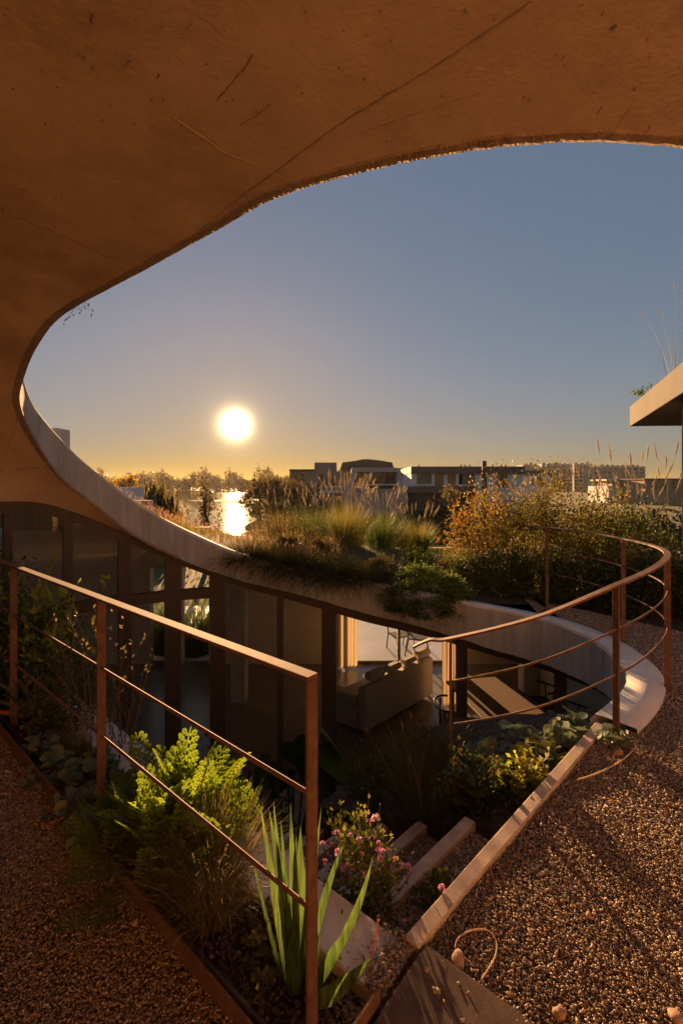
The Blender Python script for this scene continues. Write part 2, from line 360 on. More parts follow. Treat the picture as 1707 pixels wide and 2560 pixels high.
# formwork joints and old scratches on the underside, laid along the real surface
bvh = BVHTree.FromPolygons([v.co for v in shell_me.vertices], [tuple(p.vertices) for p in shell_me.polygons])
def on_shell(x, y):
    d = Vector(((x - CX) / F, 1, (HY - y) / F)).normalized(); h = bvh.ray_cast(Vector((0, 0, EZ)), d)
    return None if h[0] is None else h[0] - d * .004
def stroke(pix, wd, name='formwork_joint', jit=0.4, step=14, mat='joint'):
    pts = []
    for (x0, y0), (x1, y1) in zip(pix, pix[1:]):
        n = max(2, int(math.hypot(x1 - x0, y1 - y0) / step))
        for i in range(n): pts.append((x0 + (x1 - x0) * i / n, y0 + (y1 - y0) * i / n))
    pts.append(pix[-1]); V = []; Fc = []; path = []
    for p in pts:
        q = on_shell(p[0] + rng.uniform(-1, 1) * jit * 3, p[1] + rng.uniform(-1, 1) * jit * 3)
        if q: path.append(q)
    if len(path) < 2: return
    for i, q in enumerate(path):
        t = (path[min(i + 1, len(path) - 1)] - path[max(i - 1, 0)]).normalized(); v = (q - Vector((0, 0, EZ))).normalized(); s = t.cross(v).normalized()
        ww = wd * rng.uniform(.45, 1.2) * .36; V += [q + s * ww, q - s * ww]
    Fc = [(2 * i, 2 * i + 1, 2 * i + 3, 2 * i + 2) for i in range(len(path) - 1)]
    link(name, mesh_pd(name, V, Fc), M[mat], shell)
stroke([(1330, 2), (1200, 90), (1080, 170), (960, 240), (870, 296), (800, 345), (700, 420), (600, 492)], .011)
stroke([(600, 492), (520, 560), (430, 628), (330, 690), (250, 738)], .007)
stroke([(632, 136), (610, 172), (580, 205), (541, 252)], .009, 'scratch', .6, 8)
stroke([(676, 260), (640, 290), (600, 310)], .005, 'scratch', .8, 8)
stroke([(225, 20), (230, 60)], .012, 'scratch', 2, 5)
stroke([(190, 130), (202, 132)], .012, 'scratch', 1, 4)
stroke([(312, 160), (325, 150)], .012, 'scratch', 1, 4)
stroke([(1507, 265), (1490, 285)], .007, 'scratch', .6, 4); stroke([(1572, 270), (1540, 318)], .004, 'scratch', .6, 6); stroke([(1625, 315), (1608, 335)], .008, 'scratch', .6, 4)
stroke([(0, 1178), (60, 1172), (120, 1168)], .008)
stroke([(60, 990), (40, 1060), (20, 1120), (5, 1180)], .006)
stroke([(30, 540), (120, 575), (200, 610), (280, 645)], .006, 'formwork_joint', 1.2)
for pts_ in ([(430, 290), (560, 380), (700, 440)], [(0, 640), (90, 700), (200, 745)], [(900, 330), (1000, 290), (1200, 230)]):
    stroke(pts_, .008, 'formwork_joint', .3, 16, 'faint')
for _ in range(110):
    x, y = rng.uniform(0, 1700), rng.uniform(0, 560); q = on_shell(x, y)
    if q is not None: stroke([(x, y), (x + rng.uniform(-9, 9), y + rng.uniform(2, 9))], rng.uniform(.003, .011), 'blow_hole', .5, 4)
dx, dy = 1532, 68
q = on_shell(dx, dy)
if q:
    n = 12; VV = [q + Vector((.011 * math.cos(a) * rng.uniform(.8, 1.15), .011 * math.sin(a) * rng.uniform(.8, 1.15), 0)) for a in np.linspace(0, 2 * math.pi, n, endpoint=False)]
    link('plug', mesh_pd('plug', VV, [tuple(range(n))]), M['joint'], shell)

# glazed wall round the patio
G = C[11 * PER:25 * PER]
gl = [Vector((r[4], r[5], r[6])) for r in G]
out_ = []
for i, p in enumerate(gl):                              # a little outside the shell's outer line so that nothing is flush
    out_.append(p)
V = []; Fc = []
for i, p in enumerate(out_):
    t = (out_[min(i + 1, len(out_) - 1)] - out_[max(i - 1, 0)]); t.z = 0; t.normalize(); n = Vector((-t.y, t.x, 0))
    h = .10 + .08 * min(1, max(0, (i - 30) / 30))
    for a, b in ((-.05, .03), (.05, .03), (.05, -h), (-.05, -h)): V.append(p + n * a + Vector((0, 0, b)))
for i in range(len(out_) - 1):
    for j in range(4): Fc.append((i * 4 + j, i * 4 + (j + 1) % 4, i * 4 + 4 + (j + 1) % 4, i * 4 + 4 + j))
head = hp(link('window_head', mesh_pd('window_head', V, Fc), M['frame']))
def g_at(px):
    rt = (px - CX) / F
    for a, b in zip(out_, out_[1:]):
        ra, rb = a.x / a.y, b.x / b.y
        if (ra - rt) * (rb - rt) <= 0 and abs(rb - ra) > 1e-9:
            k = (rt - ra) / (rb - ra); p = a.lerp(b, k); t = (b - a); t.z = 0; return p, t.normalized()
    return None, None
def mullion(px, wd, dp=.09):
    p, t = g_at(px)
    if p is None: return None
    n = Vector((-t.y, t.x, 0)); c = [p + t * a * wd / 2 + n * b * dp / 2 for a, b in ((-1, -1), (1, -1), (1, 1), (-1, 1))]
    V = [(q.x, q.y, FLOOR) for q in c] + [(q.x, q.y, p.z - .05) for q in c]
    return link('mullion', mesh_pd('mullion', V, BOXF), M['frame'], head)
MPX = [20, 170, 312, 432, 545, 700, 822, 1154, 1400]
for px_, wd in zip(MPX, (.08, .1, .15, .2, .2, .09, .21, .13, .1)): mullion(px_, wd)
for pa, pb in zip([20] + MPX[1:-1], MPX[1:]):           # panes between the mullions and a foot frame
    a, ta = g_at(pa + 3); b, tb = g_at(pb - 3)
    if a is None or b is None: continue
    seg = [p for p in out_ if min(a.x / a.y, b.x / b.y) < p.x / p.y < max(a.x / a.y, b.x / b.y)]
    seg = [a] + seg[::4] + [b]
    V = []; 
    for p in seg: V += [(p.x, p.y, FLOOR + .02), (p.x, p.y, p.z - .06)]
    Fc = [(2 * i, 2 * i + 2, 2 * i + 3, 2 * i + 1) for i in range(len(seg) - 1)]
    link('pane', mesh_pd('pane', V, Fc), M['glass'], head)
    foot = [Vector((p.x, p.y, FLOOR + .03)) for p in seg]
    link('foot_frame', mesh_pd('foot_frame', *sweep(foot, [(-.04, -.03), (.04, -.03), (.04, .03), (-.04, .03)])), M['frame'], head)
tr = []
for px_ in range(60, 560, 25):
    p, t = g_at(px_)
    if p is not None: tr.append(Vector((p.x, p.y, .075)))
link('transom', mesh_pd('transom', *sweep(tr, [(-.045, -.07), (.045, -.07), (.045, .07), (-.045, .07)])), M['frame'], head)

# rooms behind the glass
hp(prism('floor', [(-8, 2.5), (8, 2.5), (8, 11.2), (-8, 11.2)], FLOOR - .2, FLOOR, M['floor']))
BY = 11.0
for x0, x1, z0, z1 in ((-8, -4.62, FLOOR, 1.2), (-4.28, -3.85, FLOOR, .55), (-3.2, -.12, FLOOR, .3), (2.75, 8, FLOOR, 0), (-4.62, -3.2, -.42, .55), (-.12, 2.75, -.7, .05)):
    hp(box('rear_facade', x0, x1, BY, BY + .2, z0, z1, M['wall_in']))
hp(box('inner_wall', -8.1, -8, 3, BY, FLOOR, 2, M['wall_in'])); hp(box('inner_wall', 7.9, 8, 2.5, BY, FLOOR, 0, M['wall_in']))
V = []; Fc = []
CC = C[11 * PER:26 * PER]
for r in CC:
    e = min(r[6] - .02, -.05) if r[0] > .2 else r[6] - .02
    V += [(r[4], r[5], e), (max(-7.9, min(7.9, r[4] * 1.9)), BY, max(min(e, .5), -.3) - .03)]
Fc = [(2 * i, 2 * i + 2, 2 * i + 3, 2 * i + 1) for i in range(len(CC) - 1)]
hp(link('ceiling', mesh_pd('ceiling', V, Fc), M['wall_in']))
for xp in (-2.2, 3.6):
    hp(box('room_column', xp, xp + .3, 9.0, 9.3, FLOOR, .1 if xp < 0 else -.42, M['concrete'], bev=.01))
for xp in (.0, 1.35, 2.62):                              # frames of the far terrace doors
    hp(box('door_frame', xp, xp + .07, BY - .03, BY + .04, FLOOR, -.7, M['frame']))
hp(box('door_frame', .07, 2.62, BY - .02, BY + .03, FLOOR, FLOOR + .08, M['frame']))

# ------------------------------------------------------------------ ground near the camera
MV = Vector((.644, .765, 0)); RV = Vector((-.765, .644, 0))         # across and along the planter beside the straight railing
def MS(m, s, z=0.0): p = MV * m + RV * s; return Vector((p.x, p.y, z))
UV = Vector((.714, .70, 0)); NB = Vector((-.70, .714, 0))            # along and across the timber steps
def UN(a, n, z=0.0): p = UV * a + NB * n; return Vector((p.x, p.y, z))
rim_out = [(r[7], r[8]) for r in C[len(C) - 1:20 * PER + 6:-1]]
rim_near = [q for q in rim_out if q[0] > 1.65]
gravel_poly = [tuple(MS(1.345, .775)[:2]), tuple(UN(1.26, .90)[:2]), tuple(UN(3.16, .90)[:2])] + rim_near + \
    [(2.4, 5.55), (2.75, 6.0), (3.7, 4.72), (6.4, 3.2), (6.4, -3.8), (-6.0, -3.8), (-6.0, 5.6), tuple(MS(.81, 6.6)[:2]), tuple(MS(.81, .775)[:2])]
gp = link('gravel_path', mesh_pd('gravel_path', [(x, y, -.012) for x, y in gravel_poly], [tuple(range(len(gravel_poly)))]), M['gravel_bed'])
tag(gp, 'brown gravel path running round the patio opening', kind='structure')
def stones(n, pts_xy, z, size, seed):
    """n small squashed eight-sided stones"""
    g = np.random.default_rng(seed); n = len(pts_xy)
    base = np.array([(1, 0, 0), (-1, 0, 0), (0, 1, 0), (0, -1, 0), (0, 0, 1), (0, 0, -1)], float)
    sc = size[:, None] * np.stack([g.uniform(.7, 1.5, n), g.uniform(.6, 1.1, n), g.uniform(.38, .68, n)], 1)
    b = base[None] * sc[:, None, :] * g.uniform(.75, 1.25, (n, 6, 1))
    az, el = g.uniform(0, 2 * math.pi, n), g.uniform(-.6, .6, n)
    ca, sa, ce, se = np.cos(az), np.sin(az), np.cos(el), np.sin(el)
    x, y, zz = b[..., 0], b[..., 1], b[..., 2]
    x, zz = x * ce[:, None] + zz * se[:, None], -x * se[:, None] + zz * ce[:, None]
    x, y = x * ca[:, None] - y * sa[:, None], x * sa[:, None] + y * ca[:, None]
    Vv = np.stack([x + pts_xy[:, 0, None], y + pts_xy[:, 1, None], zz + z[:, None]], -1).reshape(-1, 3)
    f = np.array([(0, 2, 4), (2, 1, 4), (1, 3, 4), (3, 0, 4), (2, 0, 5), (1, 2, 5), (3, 1, 5), (0, 3, 5)])
    Ff = (f[None] + (np.arange(n) * 6)[:, None, None]).reshape(-1, 3)
    return Vv, Ff
def scatter(poly, density, dmin=0, dmax=99, seed=1, inner=None, outer=.25):
    g = np.random.default_rng(seed); p = np.array(poly); lo, hi = p.min(0), p.max(0); lo[1] = max(lo[1], dmin); hi[1] = min(hi[1], dmax)
    n = int(density * np.prod(hi - lo)); x, y = g.uniform(lo[0], hi[0], n), g.uniform(lo[1], hi[1], n)
    k = in_poly(x, y, poly) & (np.abs(x) < .80 * y + outer)
    if inner is not None: k &= np.abs(x) >= .80 * y + inner
    return np.stack([x[k], y[k]], 1)
VV, FF, off = [], [], 0
for dmin, dmax, dens, sz, sd in ((1.0, 2.0, 36000, .0039, 1), (2.0, 3.2, 22000, .005, 2), (3.2, 6.2, 7000, .0085, 3)):
    p = scatter(gravel_poly, dens, dmin, dmax, sd); g = np.random.default_rng(sd + 50)
    und = .010 * np.sin(p[:, 0] * 5.1 + 1.3 * np.sin(p[:, 1] * 3)) * np.sin(p[:, 1] * 4.3 + p[:, 0])
    v, f = stones(0, p, g.uniform(-.006, .007, len(p)) + und * .7, sz * g.lognormal(0, .28, len(p)), sd + 90)
    VV.append(v); FF.append(f + off); off += len(v)
p = scatter(gravel_poly, 5200, -.6, 6.2, 5, .25, 2.2); g = np.random.default_rng(55)
v, f = stones(0, p, g.uniform(-.006, .006, len(p)), .0085 * g.lognormal(0, .25, len(p)), 95); VV.append(v); FF.append(f + off); off += len(v)
tag(link('gravel', mesh_np('gravel', np.concatenate(VV), np.concatenate(FF)), M['gravel']), 'loose brown and tan gravel covering the garden path', kind='stuff')

# planter along the straight railing: corten edge, soil, concrete wall
sl = tag(link('planter_soil', mesh_pd('planter_soil', [MS(.81, .79, -.05), MS(.81, 6.6, -.05), MS(1.2, 6.6, -.05), MS(1.2, .79, -.05)], [(0, 3, 2, 1)]), M['soil']), 'dark soil of the planter beside the straight railing', kind='structure')
edge = tag(empty('steel_edging', MS(.80, 2.4)), 'rusty steel plate edging between the shaded gravel and the planter', 'edging')
def under(o, par):
    o.parent = par; o.matrix_parent_inverse = par.matrix_basis.inverted(); return o
edge.matrix_basis = Matrix.Translation(MS(.80, 2.4))
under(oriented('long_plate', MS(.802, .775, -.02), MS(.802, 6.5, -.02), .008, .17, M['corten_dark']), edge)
under(oriented('end_plate', MS(.815, .785, -.025), MS(1.105, .785, -.025), .008, .17, M['corten']), edge)
hose = tag(tube('irrigation_hose', [MS(.85 + .012 * math.sin(s * 2.3), s, .0 + .012 * math.sin(s * 4)) for s in np.arange(.83, 6.2, .12)], .011, M['frame'], k=8), 'black irrigation hose lying along the rusty steel edging', 'hose')
pw = tag(prism('patio_wall', [tuple(MS(1.125, .8)[:2]), tuple(MS(1.324, .8)[:2]), tuple(MS(1.324, 6.4)[:2]), tuple(MS(1.125, 6.4)[:2])], FLOOR, -.004, M['rim'], bev=.006), 'pale concrete retaining wall top behind the planter', 'wall')
lp = tag(prism('landing_slab', [tuple(MS(.86, -.3)[:2]), tuple(MS(1.345, -.3)[:2]), tuple(MS(1.345, .765)[:2]), tuple(MS(.86, .765)[:2])], -.10, .022, M['slab'], bev=.003), 'dark brown slab at the top of the timber steps', 'slab')
# timber steps down to the patio
tb = tag(oriented('timber_edge', UN(1.235, .925, -.035), UN(3.235, .925, -.035), .058, .12, M['wood'], bev=.004), 'long pale timber beam edging the gravel path above the steps', 'timber')
stairs = empty('timber_stairs', UN(1.3, 1.2, -.3)); stairs.matrix_basis = Matrix.Translation(UN(1.3, 1.2, -.3)); tag(stairs, 'timber edged gravel steps descending from the path into the patio', 'stairs')
for i in range(1, 10):
    nb = .925 + .29 * i; z = -.17 * i
    a0 = (1.324 - nb * .095) / .995 + .01
    under(oriented('tread_timber', UN(a0, nb, z - .05), UN(2.12 + .02 * math.sin(i * 3), nb, z - .05), .062, .10, M['wood'], bev=.004), stairs)
    under(link('tread_bed', mesh_pd('tread_bed', [UN(a0, nb - .26, z - .035), UN(2.1, nb - .26, z - .035), UN(2.1, nb - .03, z - .035), UN(a0, nb - .03, z - .035)], [(0, 1, 2, 3)]), M['gravel_bed']), stairs)
    under(link('riser_soil', mesh_pd('riser_soil', [UN(a0, nb + .03, z - .1), UN(2.1, nb + .03, z - .1), UN(2.1, nb + .03, z - .25), UN(a0, nb + .03, z - .25)], [(0, 1, 2, 3)]), M['soil']), stairs)
    if i <= 5:
        g = np.random.default_rng(200 + i); n = 3600; a = g.uniform(a0, 2.08, n); b = g.uniform(nb - .26, nb - .03, n)
        xy = np.outer(a, np.array(UV[:2])) + np.outer(b, np.array(NB[:2]))
        v, f = stones(n, xy, z - .03 + g.uniform(-.004, .006, n), .0075 * g.lognormal(0, .25, n), 300 + i)
        o = under(link('tread_gravel', mesh_np('tread_gravel', v, f), M['gravel']), stairs); o['kind'] = 'stuff'
# sloping bed between the steps and the coping
def slope_z(n): return -.11 - .42 * max(0, n - .95)
V = []; Fc = []; NA, NN = 16, 14
for j in range(NN + 1):
    for i in range(NA + 1):
        a = 2.13 + 1.75 * i / NA; n = .955 + 1.5 * j / NN; V.append(UN(a, n, slope_z(n) + rng.uniform(-.015, .02)))
for j in range(NN):
    for i in range(NA): q = j * (NA + 1) + i; Fc.append((q, q + 1, q + NA + 2, q + NA + 1))
o0 = len(V); V += [UN(2.13, 2.455, FLOOR), UN(3.88, 2.455, FLOOR)]; Fc.append((NN * (NA + 1), NN * (NA + 1) + NA, o0 + 1, o0))
V += [UN(2.13, .955, FLOOR)]; Fc.append((0, NN * (NA + 1), o0, o0 + 2))
tag(link('sloping_bed', mesh_pd('sloping_bed', V, Fc), M['soil']), 'sloping soil bed between the timber steps and the coping', kind='structure')
# loose bigger stones, each one a thing
def pebble(pix, z, size, label, sd, grp='bigger stones lying about the gravel', colr='stone_tan'):
    g = np.random.default_rng(sd); bm = bmesh.new(); bmesh.ops.create_icosphere(bm, subdivisions=2, radius=1)
    ax = Vector(g.normal(size=3))
    for v in bm.verts:
        v.co += v.co * (.18 * math.sin(v.co.dot(ax) * 2.1) + .06 * g.uniform(-1, 1)); v.co.x *= 1.35; v.co.z *= .7; v.co *= size
    me = bpy.data.meshes.new('stone'); bm.to_mesh(me); bm.free()
    for p in me.polygons: p.use_smooth = True
    o = link('stone', me, M[colr]); o.location = PZ(*pix, z) + Vector((0, 0, size * .35)); o.rotation_euler.z = g.uniform(0, 6.28); tag(o, label, 'stone', grp)
M['stone_tan'] = surf('stone_tan', (.36, .2, .13), (.5, .32, .22), 30, .8, .2, 90)
M['stone_red'] = surf('stone_red', (.3, .13, .07), (.42, .2, .11), 30, .8, .2, 90)
pebble((1143, 2404), .0, .022, 'pinkish tan stone beside the brown slab and the curled dry stem', 11)
pebble((988, 2434), -.03, .02, 'reddish brown stone among pebbles by the slab corner', 12, colr='stone_red')
pebble((1399, 2538), .0, .017, 'elongated tan stone in the gravel near the bottom edge', 13)
pebble((1690, 2550), .0, .018, 'tan stone in the gravel at the bottom right corner', 14)
pebble((1472, 2292), .0, .011, 'small pale stone alone in the middle of the sunlit gravel', 15)
pebble((1545, 1888), .0, .022, 'flat orange stone beside the leaves at the coping', 16, colr='stone_red')
pebble((340, 2310), .0, .012, 'small tan stone against the rusty steel edging', 17)
pebble((1240, 2210), .0, .012, 'pale yellow stone near the long timber beam', 18)
# pebbles strewn over slab, soil and wall corner (nobody counts them)
g = np.random.default_rng(61); n = 46
s_, m_ = g.uniform(-.2, .72, n), 1.335 - np.abs(g.normal(0, .10, n)); m_ = np.clip(m_, .9, 1.335)
xy = np.array([MS(a, b)[:2] for a, b in zip(m_, s_)]); v, f = stones(n, xy, np.full(n, .026), .0062 * g.lognormal(0, .25, n), 62)
tag(link('slab_gravel', mesh_np('slab_gravel', v, f), M['gravel']), 'pebbles strewn across the dark brown slab', kind='stuff')
g = np.random.default_rng(63); n = 700
s_ = .79 + np.abs(g.normal(0, .055, n)); m_ = g.uniform(1.0, 1.34, n); k = s_ < 1.2
xy = np.array([MS(a, b)[:2] for a, b in zip(m_[k], s_[k])]); v, f = stones(n, xy, np.where(m_[k] > 1.12, .003, -.045) + g.uniform(0, .008, k.sum()), .0068 * g.lognormal(0, .3, k.sum()), 64)
tag(link('corner_gravel', mesh_np('corner_gravel', v, f), M['gravel']), 'pebbles gathered at the wall corner beside the slab', kind='stuff')
g = np.random.default_rng(65); n = 5200
s_ = g.uniform(.8, 3.4, n); m_ = g.uniform(.86, 1.12, n)
xy = np.array([MS(a, b)[:2] for a, b in zip(m_, s_)]); v, f = stones(n, xy, -.05 + g.uniform(-.004, .012, n), .007 * g.lognormal(0, .45, n), 66)
M['mulch'] = ramp_island('mulch', [(.05, .03, .02), (.16, .10, .065), (.09, .055, .035), (.26, .18, .12), (.07, .045, .03)], .9)
tag(link('mulch', mesh_np('mulch', v, f), M['mulch']), 'crumbly dark soil clods and bark on the planter', kind='stuff')

# ------------------------------------------------------------------ railings of flat corten bars
def flat_post(base, top, across, par, w=.039, t=.010):
    a, b = Vector(base), Vector(top); al = Vector((0, 0, 1)).cross(across)
    c = [q + across * (sx * w / 2) + al * (sy * t / 2) for q in (a, b) for sx, sy in ((-1, -1), (1, -1), (1, 1), (-1, 1))]
    me = mesh_pd('post', c, BOXF); bm = bmesh.new(); bm.from_mesh(me); bmesh.ops.recalc_face_normals(bm, faces=bm.faces[:]); bm.to_mesh(me); bm.free(); bevel_me(me, .0012)
    return under(link('post', me, M['corten']), par)
rail = empty('straight_railing', MS(.889, 2.4)); rail.matrix_basis = Matrix.Translation(MS(.889, 2.4)); tag(rail, 'straight rusty steel railing in front of the planter and patio', 'railing')
PS = [.8535 + 1.333 * i for i in range(5)]              # post positions along the run
MR = .889
under(oriented('top_rail', MS(MR, PS[0] - .005, 1.034), MS(MR, PS[-1] + .6, 1.034), .042, .012, M['corten'], bev=.0015), rail)
for z in (.715, .405): under(link('rod', mesh_pd('rod', *sweep([MS(MR, PS[0], z), MS(MR, PS[-1] + .6, z)], circ(.0066, 8)), smooth=False), M['corten']), rail)
for s in PS: flat_post(MS(MR, s, -.1), MS(MR, s, 1.0272), MV, rail)
rl2 = tag(empty('curved_railing', (2.6, 4.2, 0)), 'curved rusty steel railing sweeping round the eye of the patio', 'railing'); rl2.matrix_basis = Matrix.Translation((2.6, 4.2, 0))
RP = catmull([(2.30, 5.95, .985), (2.36, 5.82, 1.045), (2.47, 5.48, 1.05), (2.68, 4.95, 1.045), (2.75, 4.45, 1.035), (2.68, 3.90, 1.035), (2.46, 3.44, 1.03), (2.10, 3.06, 1.0), (1.66, 2.756, .95), (1.17, 2.74, .76), (.69, 2.88, .585), (.57, 2.93, .56), (.47, 2.97, .50)], 7)
under(link('top_rail', mesh_pd('top_rail', *sweep([Vector(p) for p in RP], [(-.022, -.0065), (.022, -.0065), (.022, .0065), (-.022, .0065)])), M['corten']), rl2)
PI_ = {2: 0, 4: 0, 6: 0, 8: 0, 10: -.35}
i0, i1 = 2 * 7, 10 * 7
for dz in (.272, .545): under(link('rod', mesh_pd('rod', *sweep([Vector(p) - Vector((0, 0, dz)) for p in RP[i0:i1 + 1]], circ(.0065, 6)), smooth=True), M['corten']), rl2)
for k, bz in PI_.items():
    p = Vector(RP[k * 7]); t = Vector(RP[k * 7 + 1]) - Vector(RP[k * 7 - 1]); t.z = 0; t.normalize(); ac = Vector((-t.y, t.x, 0))
    flat_post((p.x, p.y, bz), (p.x, p.y, p.z - .0068), ac, rl2, w=.042, t=.012)
# thin dry stems curled on the gravel
M['straw'] = surf('straw', (.5, .33, .18), (.62, .44, .26), 20, .7)
arc = [PZ(x, y, .012) for x, y in ((1137, 2372), (1141, 2352), (1155, 2336), (1180, 2326), (1210, 2324), (1228, 2334), (1239, 2352), (1241, 2372), (1236, 2395), (1222, 2420), (1202, 2450))]
tag(tube('straw_stalk', [Vector(p) for p in catmull([tuple(a) for a in arc], 4)], .0028, M['straw']), 'curled straw coloured dry stem on the gravel beside the slab', 'straw')
arc = [PZ(x, y, .012) for x, y in ((1440, 1950), (1480, 1938), (1520, 1920), (1560, 1896), (1580, 1876))]
tag(tube('straw_stalk', [Vector(p) for p in catmull([tuple(a) for a in arc], 4)], .004, M['straw']), 'long straw stem lying on the gravel near the coping', 'straw')

# ------------------------------------------------------------------ foliage helpers
def rot_frame(d):
    d = d / np.linalg.norm(d, axis=1, keepdims=True); ref = np.tile(np.array((0., 0., 1.)), (len(d), 1)); ref[np.abs(d[:, 2]) > .95] = (1, 0, 0)
    s = np.cross(d, ref); s /= np.linalg.norm(s, axis=1, keepdims=True); return d, s, np.cross(s, d)
def leaves(pos, dirs, length, width, g, fold=.25):
    """flat pointed leaves (two triangles folded along the rib) at pos pointing along dirs"""
    n = len(pos); d, s, u = rot_frame(dirs); th = g.uniform(0, 2 * math.pi, n)[:, None]; s2 = s * np.cos(th) + u * np.sin(th); u2 = np.cross(s2, d)
    L_ = length[:, None]; W = width[:, None]
    V = np.stack([pos, pos + d * L_ * .45 + s2 * W - u2 * W * fold, pos + d * L_, pos + d * L_ * .45 - s2 * W - u2 * W * fold], 1).reshape(-1, 3)
    b = (np.arange(n) * 4)[:, None]; f = np.concatenate([b + np.array([[0, 1, 2]]), b + np.array([[0, 2, 3]])], 0)
    return V, f
def crown_pts(n, c, rad, g, nclump=40, spread=.22, shell=.55, cut=None):
    """points in clumps spread through an uneven ellipsoid; also the outward direction"""
    cl = g.normal(size=(nclump, 3)); cl /= np.linalg.norm(cl, axis=1, keepdims=True); cl *= (shell + (1 - shell) * g.uniform(0, 1, (nclump, 1))) * g.uniform(.75, 1.15, (nclump, 1))
    w = g.uniform(.3, 1, nclump); k = g.choice(nclump, n, p=w / w.sum())
    p = cl[k] + g.normal(0, spread, (n, 3)) * g.uniform(.5, 1.2, (nclump, 1))[k]
    if cut is not None: p[:, 2] = np.abs(p[:, 2] + cut) - cut
    out_d = p / (np.linalg.norm(p, axis=1, keepdims=True) + 1e-6)
    return p * np.array(rad) + np.array(c), out_d
def blades(base, az, lean, length, width, g, seg=5, droop=1.0, twist=0.0):
    """arching tapered grass blades. lean: start angle from vertical; droop: extra bend along the blade"""
    n = len(base); hd = np.stack([np.cos(az), np.sin(az), np.zeros(n)], 1); sd = np.stack([-np.sin(az), np.cos(az), np.zeros(n)], 1)
    if twist: ta = g.uniform(-twist, twist, n)[:, None]; sd = sd * np.cos(ta) + hd * np.sin(ta)
    p = base.copy(); V = []; ends = None
    for i in range(seg + 1):
        t = i / seg; ang = lean + droop * t * t
        wd = (width * (1 - t) ** .7 * min(1, .55 + t * 2) + width * .04)[:, None]
        V += [p - sd * wd, p + sd * wd]
        dv = hd * np.sin(ang)[:, None] + np.array((0, 0, 1.)) * np.cos(ang)[:, None]
        if i < seg: p = p + dv * (length / seg)[:, None]
    Vv = np.stack(V, 1); f = np.array([(2 * i, 2 * i + 1, 2 * i + 3, 2 * i + 2) for i in range(seg)])
    Ff = (f[None] + (np.arange(n) * 2 * (seg + 1))[:, None, None]).reshape(-1, 4)
    return Vv.reshape(-1, 3), Ff, p, dv
def spindles(pos, dirs, length, rad, k=5, rings=(0, .55, .9, 1, .8, .35)):
    """little spindle-shaped seed heads"""
    n = len(pos); d, s, u = rot_frame(dirs); V = []
    for i, rr in enumerate(rings):
        t = i / (len(rings) - 1)
        for j in range(k):
            a = 2 * math.pi * j / k; V.append(pos + d * (length * t)[:, None] + (s * math.cos(a) + u * math.sin(a)) * (rad * (rr + .05))[:, None])
    Vv = np.stack(V, 1); f = np.array([(i * k + j, i * k + (j + 1) % k, (i + 1) * k + (j + 1) % k, (i + 1) * k + j) for i in range(len(rings) - 1) for j in range(k)])
    return Vv.reshape(-1, 3), (f[None] + (np.arange(n) * k * len(rings))[:, None, None]).reshape(-1, 4)
def hairs(pos, dirs, length, rad, g, per=26):
    """feathery bristles round a plume"""
    n = len(pos); t = g.uniform(0.02, 1, (n, per)); d = dirs / np.linalg.norm(dirs, axis=1, keepdims=True)
    b = pos[:, None] + d[:, None] * (t * length[:, None])[..., None]
    o = g.normal(size=(n, per, 3)); o -= (o * d[:, None]).sum(-1, keepdims=True) * d[:, None]; o /= np.linalg.norm(o, axis=-1, keepdims=True) + 1e-9
    dv = (o * .6 + d[:, None]).reshape(-1, 3); r = (rad[:, None] * np.sin(np.clip(t, .05, 1) * math.pi * .95) * 1.5 + .004).reshape(-1)
    return leaves(b.reshape(-1, 3), dv, r, r * .09, g)
# leaf materials
M['g_deep'] = leaf('deep_green', [(.02, .035, .012), (.045, .07, .02), (.03, .05, .02)], .3)
M['g_mid'] = leaf('mid_green', [(.04, .06, .015), (.08, .10, .025), (.055, .08, .02)], .4)
M['g_lime'] = leaf('lime_green', [(.18, .22, .04), (.26, .28, .05), (.22, .25, .04)], .5)  # lightened to stand in for sunlight that misses the tall shoots
M['g_hang'] = leaf('hanging_grass', [(.035, .034, .015), (.055, .05, .02), (.045, .04, .018)], .12, .9, spec=0.0)
M['g_bush'] = leaf('bush_green', [(.10, .135, .035), (.15, .18, .05), (.12, .155, .045)], .4)
M['g_yellow'] = leaf('yellow_green', [(.11, .11, .025), (.18, .15, .03), (.08, .085, .02), (.2, .14, .04)], .45)
M['g_orange'] = leaf('autumn_orange', [(.17, .065, .022), (.2, .10, .03), (.13, .085, .03), (.2, .125, .045)], .38)
M['g_olive'] = leaf('olive_brown', [(.07, .06, .02), (.13, .10, .035), (.10, .075, .03), (.06, .06, .02)], .4)
M['g_grey'] = leaf('grey_green', [(.06, .085, .055), (.10, .125, .08), (.07, .09, .05)], .25)
M['g_round'] = leaf('round_green', [(.10, .135, .09), (.17, .21, .14), (.12, .16, .09), (.17, .18, .09)], .25, obj_random=True)
M['g_warm'] = leaf('warm_leaf', [(.05, .075, .02), (.10, .11, .03), (.15, .13, .03)], .35, obj_random=True)
M['g_iris'] = leaf('iris_green', [(.048, .075, .022), (.07, .098, .028)], .40, .5, obj_random=True, nscale=9)
M['g_straw'] = leaf('straw_blade', [(.28, .19, .09), (.38, .27, .14), (.18, .15, .06), (.14, .145, .045)], .45)
M['plume'] = leaf('seed_plume', [(.27, .21, .135), (.34, .27, .175), (.22, .165, .105)], .4)
M['pinkseed'] = leaf('pink_seed', [(.30, .17, .13), (.40, .25, .18), (.22, .13, .09)], .45)
M['dry'] = leaf('dry_tip', [(.38, .12, .03), (.45, .18, .05)], .35)
M['pink'] = leaf('pink_petal', [(.62, .32, .50), (.72, .45, .60), (.56, .26, .45)], .4)
M['twig'] = surf('twig', (.10, .07, .045), (.18, .13, .085), 20, .9)
